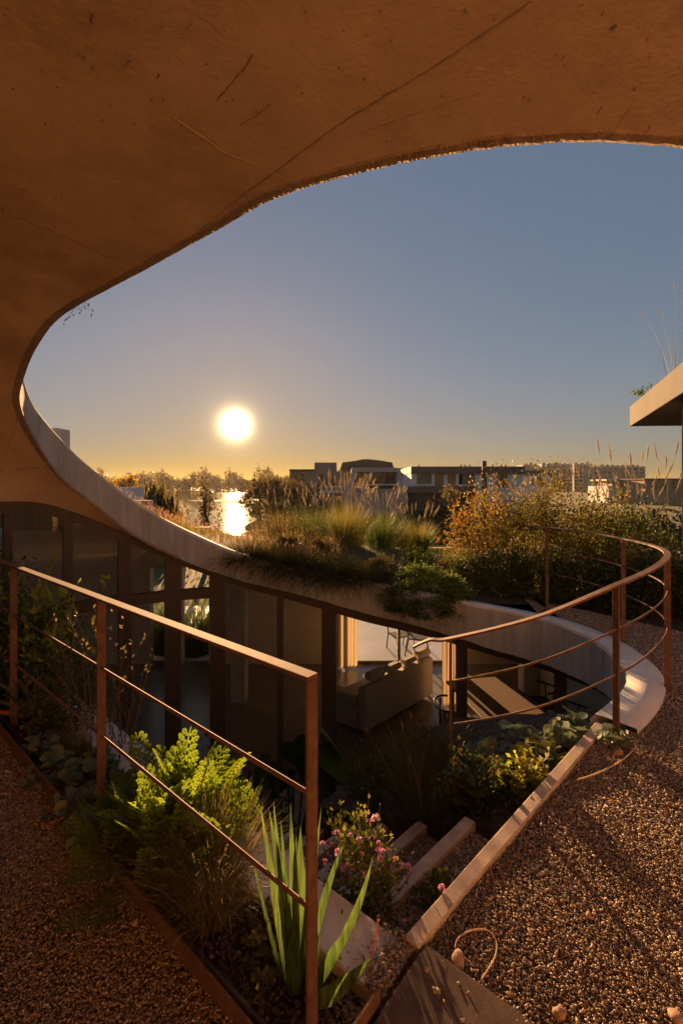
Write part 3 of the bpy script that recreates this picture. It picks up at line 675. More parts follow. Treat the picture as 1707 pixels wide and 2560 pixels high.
M['bark'] = surf('bark', (.06, .045, .03), (.12, .09, .065), 6, .95, .5, 20)
M['far_leaf'] = leaf('far_leaf', [(.07, .05, .02), (.11, .08, .03), (.13, .085, .035), (.08, .065, .028)], .25)
M['far_gold'] = leaf('far_gold', [(.32, .17, .02), (.4, .24, .03), (.22, .14, .02)], .4)

PLUMES = {}
def grass_thing(name, c, label, cat='grass', group=None, nb=260, h=.6, spread=.12, lean=(.05, .6), droop=(.3, 1.3), width=.004, mat='g_mid', plumes=0, ph=.14, pr=.011, pmat='plume', stemh=1.15, plean=(.02, .4), seed=1, seg=5, hair=22):
    g = np.random.default_rng(seed); root = tag(empty(name, c), label, cat, group)
    rr = spread * np.sqrt(g.uniform(0, 1, nb)); a0 = g.uniform(0, 2 * math.pi, nb); b = np.stack([rr * np.cos(a0), rr * np.sin(a0), np.zeros(nb) - .02], 1)
    az = a0 + g.normal(0, .6, nb)
    V, Fc, _, _ = blades(b, az, g.uniform(*lean, nb) * (.35 + .65 * rr / spread), h * g.uniform(.55, 1.1, nb), width * g.uniform(.7, 1.3, nb), g, seg, g.uniform(*droop, nb), twist=.8)
    link('blades', mesh_np('blades', V, Fc), M[mat], root)
    if plumes:
        n = plumes; rr = spread * .7 * np.sqrt(g.uniform(0, 1, n)); a0 = g.uniform(0, 2 * math.pi, n); b = np.stack([rr * np.cos(a0), rr * np.sin(a0), np.zeros(n)], 1)
        V, Fc, tip, dv = blades(b, a0 + g.normal(0, .4, n), g.uniform(*plean, n), h * stemh * g.uniform(.75, 1.1, n), np.full(n, .0016), g, 6, g.uniform(.0, .35, n), twist=1.5)
        link('flower_stems', mesh_np('flower_stems', V, Fc), M['g_straw'], root)['kind'] = 'stuff'
        ln = ph * g.uniform(.7, 1.2, n)
        if hair:
            me = PLUMES.get((ph, pr, pmat))
            if me is None:
                one = np.array([[0., 0, 0]]); up1 = np.array([[0., 0, 1]]); V1, F1 = spindles(one, up1, np.array([ph]), np.array([pr * .5])); F1 = np.concatenate([F1[:, :3], F1[:, [0, 2, 3]]])
                V2, F2 = hairs(one, up1, np.array([ph]), np.array([pr * 1.6]), g, hair * 4); me = mesh_np('plume', np.concatenate([V1, V2]), np.concatenate([F1, F2 + len(V1)])); me.materials.append(M[pmat]); PLUMES[(ph, pr, pmat)] = me
            for q, d_, l_ in zip(tip, dv, ln):
                o = bpy.data.objects.new('plume', me); col.objects.link(o); o.parent = root; o.location = q; o.rotation_euler = Vector(d_).to_track_quat('Z', 'Y').to_euler(); o.scale = (1, 1, l_ / ph)
        else:
            V, Fc = spindles(tip, dv, ln, np.full(n, pr * .5)); link('seed_heads', mesh_np('seed_heads', V, Fc, True), M[pmat], root)['kind'] = 'stuff'
    return root
def bush_thing(name, c, rad, label, cat='shrub', group=None, n=2500, size=.03, mat='g_mid', mat2=None, frac2=.0, nclump=45, spread=.2, stems=10, seed=1, shell=.5, cut=.6, up=.35, wratio=.32):
    g = np.random.default_rng(seed); root = tag(empty(name, c), label, cat, group); cz = rad[2] * cut
    if cut < 0: cz = 0.0
    p, od = crown_pts(n, (0, 0, cz), rad, g, nclump, spread, shell, cut=cut * .95 if cut >= 0 else None)
    dirs = od * .8 + g.normal(0, .6, (n, 3)) + np.array((0, 0, up)); L_ = size * g.uniform(.6, 1.3, n)
    V, Fc = leaves(p, dirs, L_, L_ * wratio, g); k = int(n * (1 - frac2)) 
    if mat2 and frac2:
        link('foliage', mesh_np('foliage', V[:4 * k], leaves(p[:k], dirs[:k], L_[:k], L_[:k] * wratio, g)[1]), M[mat], root)
        V2, F2 = leaves(p[k:], dirs[k:], L_[k:], L_[k:] * wratio, g); link('autumn_foliage' if mat2 == 'g_orange' else 'pale_foliage', mesh_np('foliage', V2, F2), M[mat2], root)
    else: link('foliage', mesh_np('foliage', V, Fc), M[mat], root)
    if stems:
        segs = []
        for i in range(stems):
            q = p[g.integers(n)]; b = np.array((g.normal(0, rad[0] * .12), g.normal(0, rad[1] * .12), -.03)); m = b * .4 + q * .6 + np.array((0, 0, .1 * rad[2])); r0 = .012 * min(1.5, rad[2])
            segs += [(b, m, r0, r0 * .6), (m, q, r0 * .6, r0 * .2)]
        taper_tubes('stem', segs, M['twig'], root, 4)
    return root

# ------------------------------------------------------------------ plants of the near planter
def ribbon(name, p0, p1, p2, w, mat, parent, seg=9, fold=.22, prof=None, t0=0.0, t1=1.0, side=None):
    """one long leaf along a quadratic curve, folded along its rib"""
    p0, p1, p2 = Vector(p0), Vector(p1), Vector(p2); V = []; Fc = []
    for i in range(seg + 1):
        t = t0 + (t1 - t0) * i / seg; q = p0 * (1 - t) ** 2 + p1 * 2 * t * (1 - t) + p2 * t * t
        d = ((p1 - p0) * (1 - t) + (p2 - p1) * t).normalized(); s = d.cross(side or Vector((0, -1, .35))).normalized(); u = s.cross(d)
        wd = w * (prof(t) if prof else (min(1, .6 + t * 1.3) * max(.02, 1 - max(0, (t - .35) / .65) ** 1.8)))
        V += [q - s * wd + u * wd * fold, q, q + s * wd + u * wd * fold]
    for i in range(seg): Fc += [(3 * i, 3 * i + 1, 3 * i + 4, 3 * i + 3), (3 * i + 1, 3 * i + 2, 3 * i + 5, 3 * i + 4)]
    return link(name, mesh_pd(name, V, Fc, True), M[mat], parent)
iris = empty('iris_plant', PZ(738, 2490, -.05)); tag(iris, 'upright iris with sword shaped leaves beside the end post of the railing', 'plant'); iris.matrix_basis = Matrix.Translation(PZ(738, 2490, -.05))
IL = [((722, 2478), (690, 2230), (651, 2016), .0135, 1.45, 1.43, 0), ((728, 2480), (700, 2200), (684, 2004), .012, 1.47, 1.50, 0), ((733, 2480), (712, 2230), (673, 2026), .017, 1.43, 1.40, 0),
      ((735, 2482), (716, 2240), (702, 2050), .011, 1.46, 1.47, 0), ((737, 2480), (735, 2230), (726, 2011), .014, 1.46, 1.49, 0), ((742, 2480), (752, 2260), (751, 2066), .022, 1.43, 1.42, 1),
      ((740, 2482), (728, 2290), (741, 2090), .018, 1.42, 1.39, 0), ((745, 2480), (766, 2320), (765, 2142), .014, 1.45, 1.46, 0), ((738, 2486), (728, 2390), (739, 2312), .026, 1.38, 1.36, 0),
      ((752, 2480), (775, 2280), (803, 2018), .011, 1.47, 1.52, 1), ((760, 2480), (790, 2270), (864, 2098), .015, 1.46, 1.42, 1), ((768, 2490), (888, 2330), (931, 2146), .015, 1.42, 1.36, 1),
      ((772, 2498), (820, 2390), (902, 2286), .019, 1.38, 1.34, 0), ((772, 2512), (836, 2490), (927, 2394), .026, 1.33, 1.28, 1), ((760, 2500), (785, 2400), (800, 2330), .016, 1.44, 1.44, 0),
      ((715, 2485), (675, 2330), (628, 2135), .007, 1.47, 1.50, 0)]
for a, b, c, w, d0, d1, dry in IL:
    a, b, c = P(*a, d0), P(*b, (d0 + d1) / 2), P(*c, d1)
    w *= .95; lf = under(ribbon('leaf', a, b, c, w, 'g_iris', None), iris)
    if dry: t = ribbon('dry_tip', a, b, c, w * 1.03, 'dry', lf, 5, .24, t0=.80, t1=1.06); t.matrix_parent_inverse = iris.matrix_basis.inverted()
# little dead tip thread of the low leaf
t_ = under(tube('dry_thread', [P(926, 2396, 1.28), P(938, 2350, 1.285), P(945, 2300, 1.29)], .0022, M['dry']), iris)

def fan_plant(name, c, label, n, L_, w, mat, seed, spread=(.15, .9), cat='plant', group=None, dry=0):
    g = np.random.default_rng(seed); root = tag(empty(name, c), label, cat, group)
    for i in range(n):
        az = g.uniform(0, 2 * math.pi); le = g.uniform(*spread); ln = L_ * g.uniform(.7, 1.1); h = Vector((math.cos(az), math.sin(az), 0))
        p0 = h * .02; p1 = p0 + (h * math.sin(le) + Vector((0, 0, math.cos(le)))) * ln * .55; p2 = p1 + (h * math.sin(le + .45) + Vector((0, 0, math.cos(le + .45)))) * ln * .5
        ribbon('leaf', p0, p1, p2, w * g.uniform(.8, 1.2), 'dry' if i < dry else mat, root, 6)
    return root
fan_plant('fan_plant', MS(1.06, 3.60, -.05), 'spiky fan leaved plant with dried orange lower leaves near the far post', 26, .44, .017, 'g_grey', 21, dry=4)
fan_plant('fan_plant', MS(1.0, 4.3, -.05), 'smaller spiky plant half hidden behind the leafy shoots', 16, .36, .014, 'g_mid', 22)

def frond_mesh():
    V, Fc = [], []
    def tri(*p): o = len(V); V.extend(p); Fc.append(tuple(range(o, o + len(p))))
    n = 10
    for i in range(n):
        t = .14 + .84 * i / n; y = t; z = .12 * t - .35 * t * t * .5; ln = (.26 + .03 * math.sin(i * 2.6)) * (1.12 - t) ** .55 * min(1, .45 + t * 2)
        for sd in (-1, 1):
            b = Vector((0, y, z)); d = Vector((sd * .82, .55, -.10)).normalized(); s = Vector((-d.y * sd, d.x * sd, 0)).normalized() * .06
            for k, (q, lw) in enumerate(((.3, .45), (.58, .75), (.82, .72), (1.05, .45))):    # lobes of the leaflet
                m = b + d * ln * (q - .22); e = b + d * ln * q
                tri(m, m + (d * .06 + s) * lw + Vector((0, 0, .01)), e + d * .02, m + (d * .06 - s) * lw + Vector((0, 0, .01)))
    for i in range(6):
        t0, t1 = i / 6, (i + 1) / 6; f = lambda t: Vector((0, t, .12 * t - .175 * t * t)); w = .010
        tri(f(t0) + Vector((-w, 0, 0)), f(t0) + Vector((w, 0, 0)), f(t1) + Vector((w * .7, 0, 0)), f(t1) + Vector((-w * .7, 0, 0)))
    return mesh_pd('frond', V, Fc)
FROND = frond_mesh(); FROND.materials.append(leaf('feathery_leaf', [(.10, .145, .022), (.16, .205, .03), (.13, .17, .025)], .5, obj_random=True))
FROND2 = FROND.copy(); FROND2.materials[0] = leaf('feathery_leaf_shade', [(.10, .14, .03), (.15, .19, .035)], .5, obj_random=True)
def frond_plant(c, label, n, size, seed, me=FROND, spread=(.1, 1.25), azc=None, group='feathery leaved plants in the planter'):
    g = np.random.default_rng(seed); root = tag(empty('feathery_plant', c), label, 'plant', group)
    for i in range(n):
        az = g.uniform(0, 2 * math.pi) if azc is None else azc + g.normal(0, .5); le = g.uniform(*spread); o = bpy.data.objects.new('frond', me); col.objects.link(o); o.parent = root
        o.location = (g.normal(0, .085), g.normal(0, .085), g.uniform(0, .6) ** 1.5 * size)
        o.rotation_euler = (Matrix.Rotation(az, 3, 'Z') @ Matrix.Rotation(math.pi / 2 - le, 3, 'X') @ Matrix.Rotation(g.normal(0, .5), 3, 'Y')).to_euler(); o.scale = [size * g.uniform(.65, 1.15)] * 3
    return root
frond_plant(MS(1.02, 1.86, -.03), 'tallest bright lime feathery leaved plant behind the middle post rod', 70, .33, 31, spread=(.05, .95))
frond_plant(MS(1.06, 1.66, -.03), 'bright lime feathery plant leaning toward the stairwell wall', 46, .3, 32, spread=(.1, 1.0))
frond_plant(MS(.93, 2.02, -.03), 'lime feathery plant crowded at the foot of the middle post', 40, .22, 33, spread=(.2, 1.2))
frond_plant(MS(.88, 1.80, -.02), 'low feathery sprig spilling over the rusty edging onto the gravel', 10, .24, 34, FROND, (.8, 1.35), math.pi * .85)
grass_thing('feather_grass', MS(.98, 1.45, -.05), 'fine hair like grass tuft with straw tips in the planter', nb=1500, h=.44, spread=.06, lean=(.05, .75), droop=(.5, 2.0), width=.0011, mat='g_straw', seed=41, seg=7)
grass_thing('feather_grass', MS(.94, 1.60, -.05), 'greener hair like grass tuft behind the straw tipped one', nb=900, h=.42, spread=.06, lean=(.1, .9), droop=(.5, 2.0), width=.0011, mat='g_olive', seed=42, seg=7)
grass_thing('feather_grass', MS(1.05, 2.95, -.05), 'small dry grass tuft in front of the pale wall top', nb=260, h=.26, spread=.06, lean=(.05, .7), droop=(.2, .9), width=.0013, mat='g_straw', seed=43)

def round_leaf():
    V = [(0, 0, 0)]; n = 14
    for i in range(n + 1):
        a = R(-155) + R(310) * i / n; r = 1 + .07 * math.sin(a * 6); V.append((r * math.sin(a), -.15 + r * math.cos(a), .22 + .06 * math.cos(a * 5)))
    Fc = [(0, i, i + 1) for i in range(1, n + 1)]
    return mesh_pd('leaf', V, Fc, True)
RLEAF = round_leaf(); RLEAF.materials.append(M['g_round']); RLEAF2 = RLEAF.copy(); RLEAF2.materials[0] = M['g_warm']
def round_plant(c, label, n, rad, size, seed, me=RLEAF, group='round leaved ground cover plants', h=.10, slope=0.0, bright=None):
    g = np.random.default_rng(seed); root = tag(empty('round_leaf_plant', c), label, 'plant', group); segs = []
    for i in range(n):
        a, r = g.uniform(0, 2 * math.pi), rad * math.sqrt(g.uniform(0, 1)); o = bpy.data.objects.new('leaf', me); col.objects.link(o); o.parent = root
        p = Vector((r * math.cos(a), r * math.sin(a), h * g.uniform(.35, 1.0) * (1 - .4 * (r / rad) ** 2) + slope * r * math.sin(a)))
        o.location = p; o.rotation_euler = (g.normal(.15, .45), g.normal(0, .45), g.uniform(0, 6.28)); o.scale = [size * g.uniform(.6, 1.2)] * 3
        segs.append((p * .15, p, .0022, .0018))
    taper_tubes('stalks', segs, M['twig'], root, 3)
    return root
for i, (m, s, n, rd, lb) in enumerate([(1.02, 2.26, 22, .13, 'right behind the middle post'), (.86, 2.36, 20, .12, 'spilling over the edging toward the gravel'), (1.0, 2.60, 24, .14, 'in front of the pale wall top'),
                                       (.86, 2.76, 18, .12, 'at the edge of the shaded gravel'), (1.13, 2.10, 20, .13, 'against the stairwell wall, topmost of them'), (.95, 3.02, 16, .12, 'below the spiky plant'), (.83, 2.12, 12, .10, 'lowest, beside the foot of the middle post')]):
    round_plant(MS(m, s, -.05), 'grey green round leaved plant ' + lb, n + 8, rd, .042, 50 + i, h=.17)

def shoots(name, c, label, n, h, leafsize, mat, seed, spread=.14, lean=.35, per=16, cat='shrub', group=None, wr=.2, twig='twig', azb=None):
    g = np.random.default_rng(seed); root = tag(empty(name, c), label, cat, group); segs = []; P_, D_ = [], []
    for i in range(n):
        az = g.uniform(0, 2 * math.pi); le = abs(g.normal(0, lean)); hh = h * g.uniform(.55, 1.08); b = np.array((g.normal(0, spread * .5), g.normal(0, spread * .5), -.02)); p = b; d = np.array((math.cos(az) * math.sin(le), math.sin(az) * math.sin(le), math.cos(le)))
        for k in range(6):
            q = p + d * hh / 6; segs.append((p, q, .004 * (1 - k / 7), .004 * (1 - (k + 1) / 7))); 
            for _ in range(per // 6 + (1 if k > 3 else 0)):
                t = g.uniform(); P_.append(p + (q - p) * t); o = g.normal(size=3); o[2] = abs(o[2]) * .6; D_.append(d * .7 + o * .6)
            d = d + g.normal(0, .09, 3); d /= np.linalg.norm(d); p = q
    taper_tubes('stems', segs, M[twig], root, 4)['kind'] = 'stuff'
    P_, D_ = np.array(P_), np.array(D_); L_ = leafsize * g.uniform(.5, 1.2, len(P_)); V, Fc = leaves(P_, D_, L_, L_ * wr, g)
    link('foliage', mesh_np('foliage', V, Fc), M[mat], root); return root
shoots('leafy_shrub', MS(1.0, 4.05, -.05), 'tall lime green shoots, brightened in leaf colour, beside the leftmost post', 26, 1.0, .075, 'g_lime', 71, spread=.3, lean=.2, per=26)
shoots('leafy_shrub', MS(1.08, 3.62, -.05), 'lime green shoots with drooping lance leaves between the two far posts', 18, .98, .07, 'g_lime', 72, spread=.26, lean=.18, per=24)
shoots('leafy_shrub', MS(1.05, 4.7, -.05), 'taller leafy shoots behind the leftmost post at the picture edge', 18, 1.0, .07, 'g_lime', 73, spread=.3, lean=.25, per=24)
bush_thing('low_shrub', MS(1.02, 3.95, -.05), (.40, .34, .45), 'dense dark green shrub below the lime shoots', n=4200, size=.04, mat='g_mid', seed=74, stems=8)
bush_thing('low_shrub', MS(1.08, 3.25, -.05), (.26, .26, .36), 'olive green fine leaved shrub behind the spiky plant', n=2600, size=.028, mat='g_olive', mat2='g_mid', frac2=.4, seed=75, stems=8)
shoots('twiggy_shrub', MS(1.16, 2.75, -.05), 'thin twiggy half bare shrub between the two middle posts', 24, .92, .03, 'g_olive', 76, spread=.16, lean=.33, per=20, wr=.25)
bush_thing('low_shrub', MS(1.0, 5.1, -.05), (.5, .4, .6), 'dark shrub at the left edge behind the railing', n=3000, size=.045, mat='g_mid', seed=77, stems=6)
for i, (m, s) in enumerate([(1.0, 1.22), (.93, 1.12), (1.08, 1.3)]):
    bush_thing('seedling', MS(m, s, -.05), (.05, .05, .05), ['tiny weed at the back of the iris', 'tiny weed sprouting beside the black hose', 'yellowish weed near the wall left of the iris'][i], cat='weed', n=90, size=.022, mat='g_yellow', seed=80 + i, stems=3, nclump=8, group='small weeds on the planter soil')

# pink flowers beside the steps
fl = bush_thing('pink_flower_plant', UN(1.33, 1.26, -.22), (.16, .16, .24), 'bushy plant with pink flower heads growing beside the timber steps', cat='flower', n=1900, size=.022, mat='g_yellow', mat2='g_mid', frac2=.45, seed=90, stems=14, nclump=50, cut=.85)
sp = bush_thing('pink_flower_plant', UN(1.60, 1.06, -.20), (.10, .09, .08), 'low sprawling pink flowered stems reaching toward the timber beam', cat='flower', n=420, size=.024, mat='g_yellow', mat2='g_mid', frac2=.4, seed=91, stems=9, nclump=20)
g = np.random.default_rng(92); n = 34; dd = g.normal(size=(n, 3)); dd[:, 2] = np.abs(dd[:, 2]) * .8 + .1; dd /= np.linalg.norm(dd, axis=1, keepdims=True)
fv, ff = leaves(dd * .2, dd + g.normal(0, .35, (n, 3)), np.full(n, .9), np.full(n, .3), g, -.3)
FLOWER = mesh_np('flower_head', fv, ff); FLOWER.materials.append(M['pink'])
def flower(pix, d, par, size=.0125):
    o = bpy.data.objects.new('flower_head', FLOWER); col.objects.link(o); p = P(*pix, d); o.parent = par; o.location = p - Vector(par.location); o.scale = [size * rng.uniform(.8, 1.2)] * 3; o.rotation_euler = (rng.uniform(-.6, .6), rng.uniform(-.6, .6), rng.uniform(0, 6))
    st = tube('flower_stalk', [Vector(o.location), Vector(o.location) * .75 + Vector((0, 0, -.03)), Vector(o.location) * .45 - Vector((0, 0, .02))], .0012, M['twig'], par, 4)
for x, y in ((833, 2085), (875, 2090), (897, 2083), (828, 2113), (822, 2137), (812, 2155), (858, 2172), (868, 2165), (887, 2178), (956, 2130), (972, 2128), (987, 2148), (1003, 2163), (1014, 2166), (1020, 2197), (914, 2184), (931, 2172), (877, 2197), (927, 2100), (918, 2117), (921, 2055)):
    flower((x, y), 1.86 + rng.uniform(-.1, .1), fl); flower((x + rng.uniform(-22, 22), y + rng.uniform(-12, 22)), 1.86 + rng.uniform(-.1, .1), fl)
for x, y in ((1104, 2220), (1114, 2232), (1010, 2306), (966, 2316)): flower((x, y), 1.72, sp)
shoots('dry_flower_stem', UN(1.42, 1.34, -.2), 'thin seed stems with browned leaves rising above the pink flowers', 4, .46, .028, 'g_straw', 93, spread=.1, lean=.12, per=8, cat='stem', wr=.35)

# plants on the sloping bed
def slope_pt(a, n): return UN(a, n, slope_z(n) - .01)
for i, (a, n, k, rd, me, lb) in enumerate([(3.02, 1.06, 20, .13, RLEAF, 'at the far end of the timber beam'), (2.78, 1.12, 22, .14, RLEAF2, 'beside the middle of the timber beam'), (2.46, 1.08, 22, .13, RLEAF2, 'glowing yellow against the timber beam'),
                                           (3.0, 1.36, 22, .16, RLEAF, 'in front of the coping'), (2.7, 1.42, 20, .16, RLEAF, 'behind the yellow leaves'), (3.22, 1.06, 22, .13, RLEAF, 'tucked against the coping edge'), (2.32, 1.36, 14, .12, RLEAF2, 'beside the first timber step')]):
    round_plant(slope_pt(a, n), 'round leaved plant on the slope ' + lb, k + 14, rd, .055 if i != 2 else .05, 110 + i, me, 'round leaved plants on the sloping bed', h=.22)
round_plant(PZ(1535, 1862, .0), 'few round leaves growing over the coping at the curved railing post', 20, .09, .034, 118, RLEAF, h=.09)
bush_thing('yellow_leaf_plant', slope_pt(2.42, 1.06), (.12, .12, .17), 'small sunlit yellow green plant against the timber beam', cat='plant', n=520, size=.032, mat='g_yellow', mat2='g_lime', frac2=.35, seed=119, stems=5, nclump=16)
for i, (a, n, h_, lb) in enumerate([(2.35, 1.75, .42, 'largest wiry dry grass tuft on the slope by the short post'), (2.2, 1.55, .34, 'wiry dry grass tuft hanging over the timber steps'), (2.6, 1.9, .38, 'wiry olive grass tuft at the bottom of the slope'), (2.85, 1.75, .3, 'wiry grass tuft behind the round leaved plants')]):
    grass_thing('wiry_grass', slope_pt(a, n), lb, group='wiry grass tufts on the sloping bed', nb=520, h=h_, spread=.10, lean=(.1, 1.0), droop=(.2, 1.0), width=.0014, mat='g_olive', plumes=14, ph=.05, pr=.004, pmat='g_straw', stemh=1.3, plean=(.2, 1.1), seed=130 + i, hair=0)
for i, (a, n) in enumerate([(2.3, 1.95), (2.45, 2.2), (2.32, 1.28), (2.9, 2.1)]):
    bush_thing('herb', slope_pt(a, n), (.2, .2, .2), ['dark herb at the end of the second timber step', 'dark herb at the foot of the slope', 'dark herb at the end of the first timber step', 'dark herb below the coping'][i], cat='herb', group='dark herbs on the sloping bed', n=1000, size=.026, mat='g_olive', mat2='g_mid', frac2=.5, seed=140 + i, stems=5, nclump=25)

# big leaved plant down in the patio
def heart():
    pts = [(0, 0, 0), (.22, -.12, .02), (.42, .05, .06), (.45, .35, .05), (.30, .70, -.02), (0, 1.1, -.12), (-.30, .70, -.02), (-.45, .35, .05), (-.42, .05, .06), (-.22, -.12, .02), (0, .4, -.02), (0, .75, -.06)]
    return mesh_pd('leaf', pts, [(0, 1, 2, 10), (2, 3, 10), (3, 4, 11, 10), (4, 5, 11), (5, 6, 11), (6, 7, 10, 11), (7, 8, 10), (8, 9, 0, 10)], True)
HEART = heart(); HEART.materials.append(leaf('big_leaf', [(.03, .055, .015), (.06, .09, .02)], .3, .35, obj_random=True))
def big_leaf(c, lb, n, h, size, seed):
    g = np.random.default_rng(seed); root = tag(empty('big_leaf_plant', c), lb, 'plant'); segs = []
    for i in range(n):
        az = g.uniform(0, 6.28); p = Vector((math.cos(az) * .3, math.sin(az) * .3, h * g.uniform(.55, 1))); o = bpy.data.objects.new('leaf', HEART); col.objects.link(o); o.parent = root
        o.location = p; o.rotation_euler = (g.uniform(-1.2, -.5), g.normal(0, .3), az - math.pi / 2); o.scale = [size * g.uniform(.7, 1.15)] * 3; segs += [(Vector((0, 0, 0)), p * .5 + Vector((0, 0, .1)), .014, .011), (p * .5 + Vector((0, 0, .1)), p, .011, .008)]
    taper_tubes('stalks', segs, M['g_mid'], root, 5)
q = P(735, 1900, 4.9); big_leaf((q.x, q.y, FLOOR), 'large heart leaved plant in the dark patio behind the end post', 11, 1.65, .42, 151)
q = P(440, 1800, 4.6); big_leaf((q.x, q.y, FLOOR), 'pale leaved plant low in the patio between the posts', 9, 1.45, .26, 152)
for i, (x, d, r_) in enumerate([(350, 4.5, .6), (560, 4.7, .5), (240, 4.2, .6), (640, 4.3, .45)]):
    q = P(x, 1800, d); bush_thing('patio_shrub', (q.x, q.y, FLOOR), (r_, r_, .9), ['leafy shrub in the patio below the twiggy shrub', 'leafy shrub in the dark patio left of the large heart leaves', 'leafy shrub in the patio near the pale wall top', 'low shrub in the darkest part of the patio'][i], n=1600, size=.07, mat='g_deep', mat2='g_mid', frac2=.3, seed=160 + i, stems=6, group='shrubs in the sunken patio')

# ------------------------------------------------------------------ roof garden across the patio
def roof_pt(ci, t):
    """point on the roof surface: ci index along the ring, t from the edge outwards"""
    i = int(ci); f = ci - i; r = C[i] * (1 - f) + C[min(i + 1, NC - 1)] * f
    return Vector((r[0] + (r[7] - r[0]) * t, r[1] + (r[8] - r[1]) * t, r[3] + (r[9] - r[3]) * t))
g = np.random.default_rng(170)
def meadow(name, label, n, i0, i1, t0, t1, h, width, mat, seed, heads=0, hmat='pinkseed', droop=(.2, 1.0), lean=(.0, .5), hl=.05, hr=.008):
    g = np.random.default_rng(seed); b = np.array([roof_pt(g.uniform(i0, i1), t0 + (t1 - t0) * g.uniform() ** 1.2) for _ in range(n)]); b[:, 2] -= .01
    patch = (.75 + .35 * np.sin(b[:, 0] * 3.1 + 1) * np.sin(b[:, 1] * 2.7)) * np.clip(.45 + (b[:, 1] - 6) * .28, .4, 1.25) * np.where(b[:, 0] / b[:, 1] < -.2, .5, 1.0)
    V, Fc, tip, dv = blades(b, g.uniform(0, 6.28, n), g.uniform(*lean, n), h * patch * g.uniform(.6, 1.15, n), width * g.uniform(.7, 1.3, n), g, 4, g.uniform(*droop, n), twist=1.2)
    o = tag(link(name, mesh_np(name, V, Fc), M[mat]), label, kind='stuff')
    if heads:
        k = g.choice(n, heads, replace=False); bb = b[k]
        V, Fc, tip, dv = blades(bb, g.uniform(0, 6.28, heads), g.uniform(0, .35, heads), h * 1.25 * patch[k] * g.uniform(.75, 1.15, heads), np.full(heads, .0016), g, 4, g.uniform(0, .4, heads), twist=1.5)
        o2 = link('seed_stems', mesh_np('seed_stems', V, Fc), M['g_straw'], o); o2['kind'] = 'stuff'
        V, Fc = hairs(tip, dv, np.full(heads, hl), np.full(heads, hr), g, 14); o3 = link('seed_heads', mesh_np('seed_heads', V, Fc), M[hmat], o); o3['kind'] = 'stuff'
    return o
meadow('meadow_grass', 'reddish seeding meadow grass on the roof above the curved fascia', 8000, 13.6 * PER, 17.6 * PER, .05, .9, .34, .0026, 'g_olive', 171, heads=1300)
meadow('short_grass', 'short dull grass between the clumps on the far roof', 5000, 16.5 * PER, 20 * PER, .06, .9, .24, .003, 'g_mid', 172, heads=200)
tr_lb = ['fringe of dark grass hanging over the fascia, leftmost', 'dark grass hanging over the fascia beside the leftmost fringe', 'long dark grass draped over the middle of the fascia', 'dark grass draped over the fascia left of the round bush', 'short dark grass on the fascia edge beside the round bush']
for i, (ci, t, h_) in enumerate([(16.15, .025, .5), (16.6, .025, .6), (17.05, .025, .65), (17.5, .025, .6), (17.9, .03, .5)]):
    grass_thing('hanging_grass', roof_pt(ci * PER, t), tr_lb[i], group='grass hanging over the fascia', nb=1200, h=h_ * 1.2, spread=.22, lean=(1.3, 1.9), droop=(.7, 1.5), width=.0034, mat='g_hang', seed=180 + i, seg=6)
fg = ['tallest fountain grass clump with pale upright plumes on the far roof', 'fountain grass clump leaning left beside the tallest one', 'fountain grass clump with plumes leaning right', 'low fountain grass clump in front of the grey house', 'brownish grass clump right of the sun glitter']
for i, (x, d, h_, pl) in enumerate([(868, 10.6, 1.14, 62), (775, 10.8, .9, 26), (955, 10.9, .98, 34), (1035, 10.4, .8, 22), (700, 10.7, .8, 12)]):
    q = P(x, 1400, d); ci = min(range(NC), key=lambda k: abs(C[k][0] / C[k][1] - q.x / q.y) + (9 if k < 14 * PER else 0)); r = C[ci]; tt = (d - r[1]) / (r[8] - r[1]); z = r[3] + (r[9] - r[3]) * tt
    grass_thing('fountain_grass', (q.x, q.y, z), fg[i], group='fountain grass clumps on the far roof', nb=900, h=h_ * 1.05, spread=.34, lean=(.02, .75), droop=(.3, 1.4), width=.0034, mat=('g_yellow', 'g_mid', 'g_mid', 'g_yellow', 'g_olive')[i], plumes=pl, ph=.26, pr=.015, stemh=1.25, plean=(.02, .42), seed=190 + i)
fan_plant('flax_plant', (roof_pt(17.5 * PER, .80)), 'broad bladed green flax clump on the roof edge', 24, .8, .013, 'g_mid', 201, (.05, .8))
fan_plant('flax_plant', (roof_pt(19.0 * PER, .78)), 'bright bladed flax clump right of the fountain grass', 24, .7, .014, 'g_mid', 202, (.1, .8))
for i, (ci, t, rr, lb) in enumerate([(17.3, .40, .22, 'dark low shrub under the fountain grass'), (18.3, .14, .18, 'dark low shrub left of the round bush'), (18.9, .34, .24, 'dark low shrub behind the round bush'), (19.5, .20, .26, 'dark low shrub between the round bush and the autumn shrub'), (16.6, .30, .2, 'brown low shrub among the meadow grass')]):
    bush_thing('low_shrub', roof_pt(ci * PER, t), (rr * 1.3, rr, rr), lb, n=2600, size=.035, mat='g_olive' if i != 2 else 'g_mid', seed=210 + i, stems=6, group='low shrubs on the far roof')
bush_thing('round_bush', (1.16, 6.13, .10), (.58, .40, .34), 'dense rounded green bush spilling over the fascia edge', cat='bush', n=24000, size=.03, mat='g_bush', mat2='g_mid', frac2=.35, nclump=150, spread=.11, seed=220, stems=10, shell=.72, cut=-1)
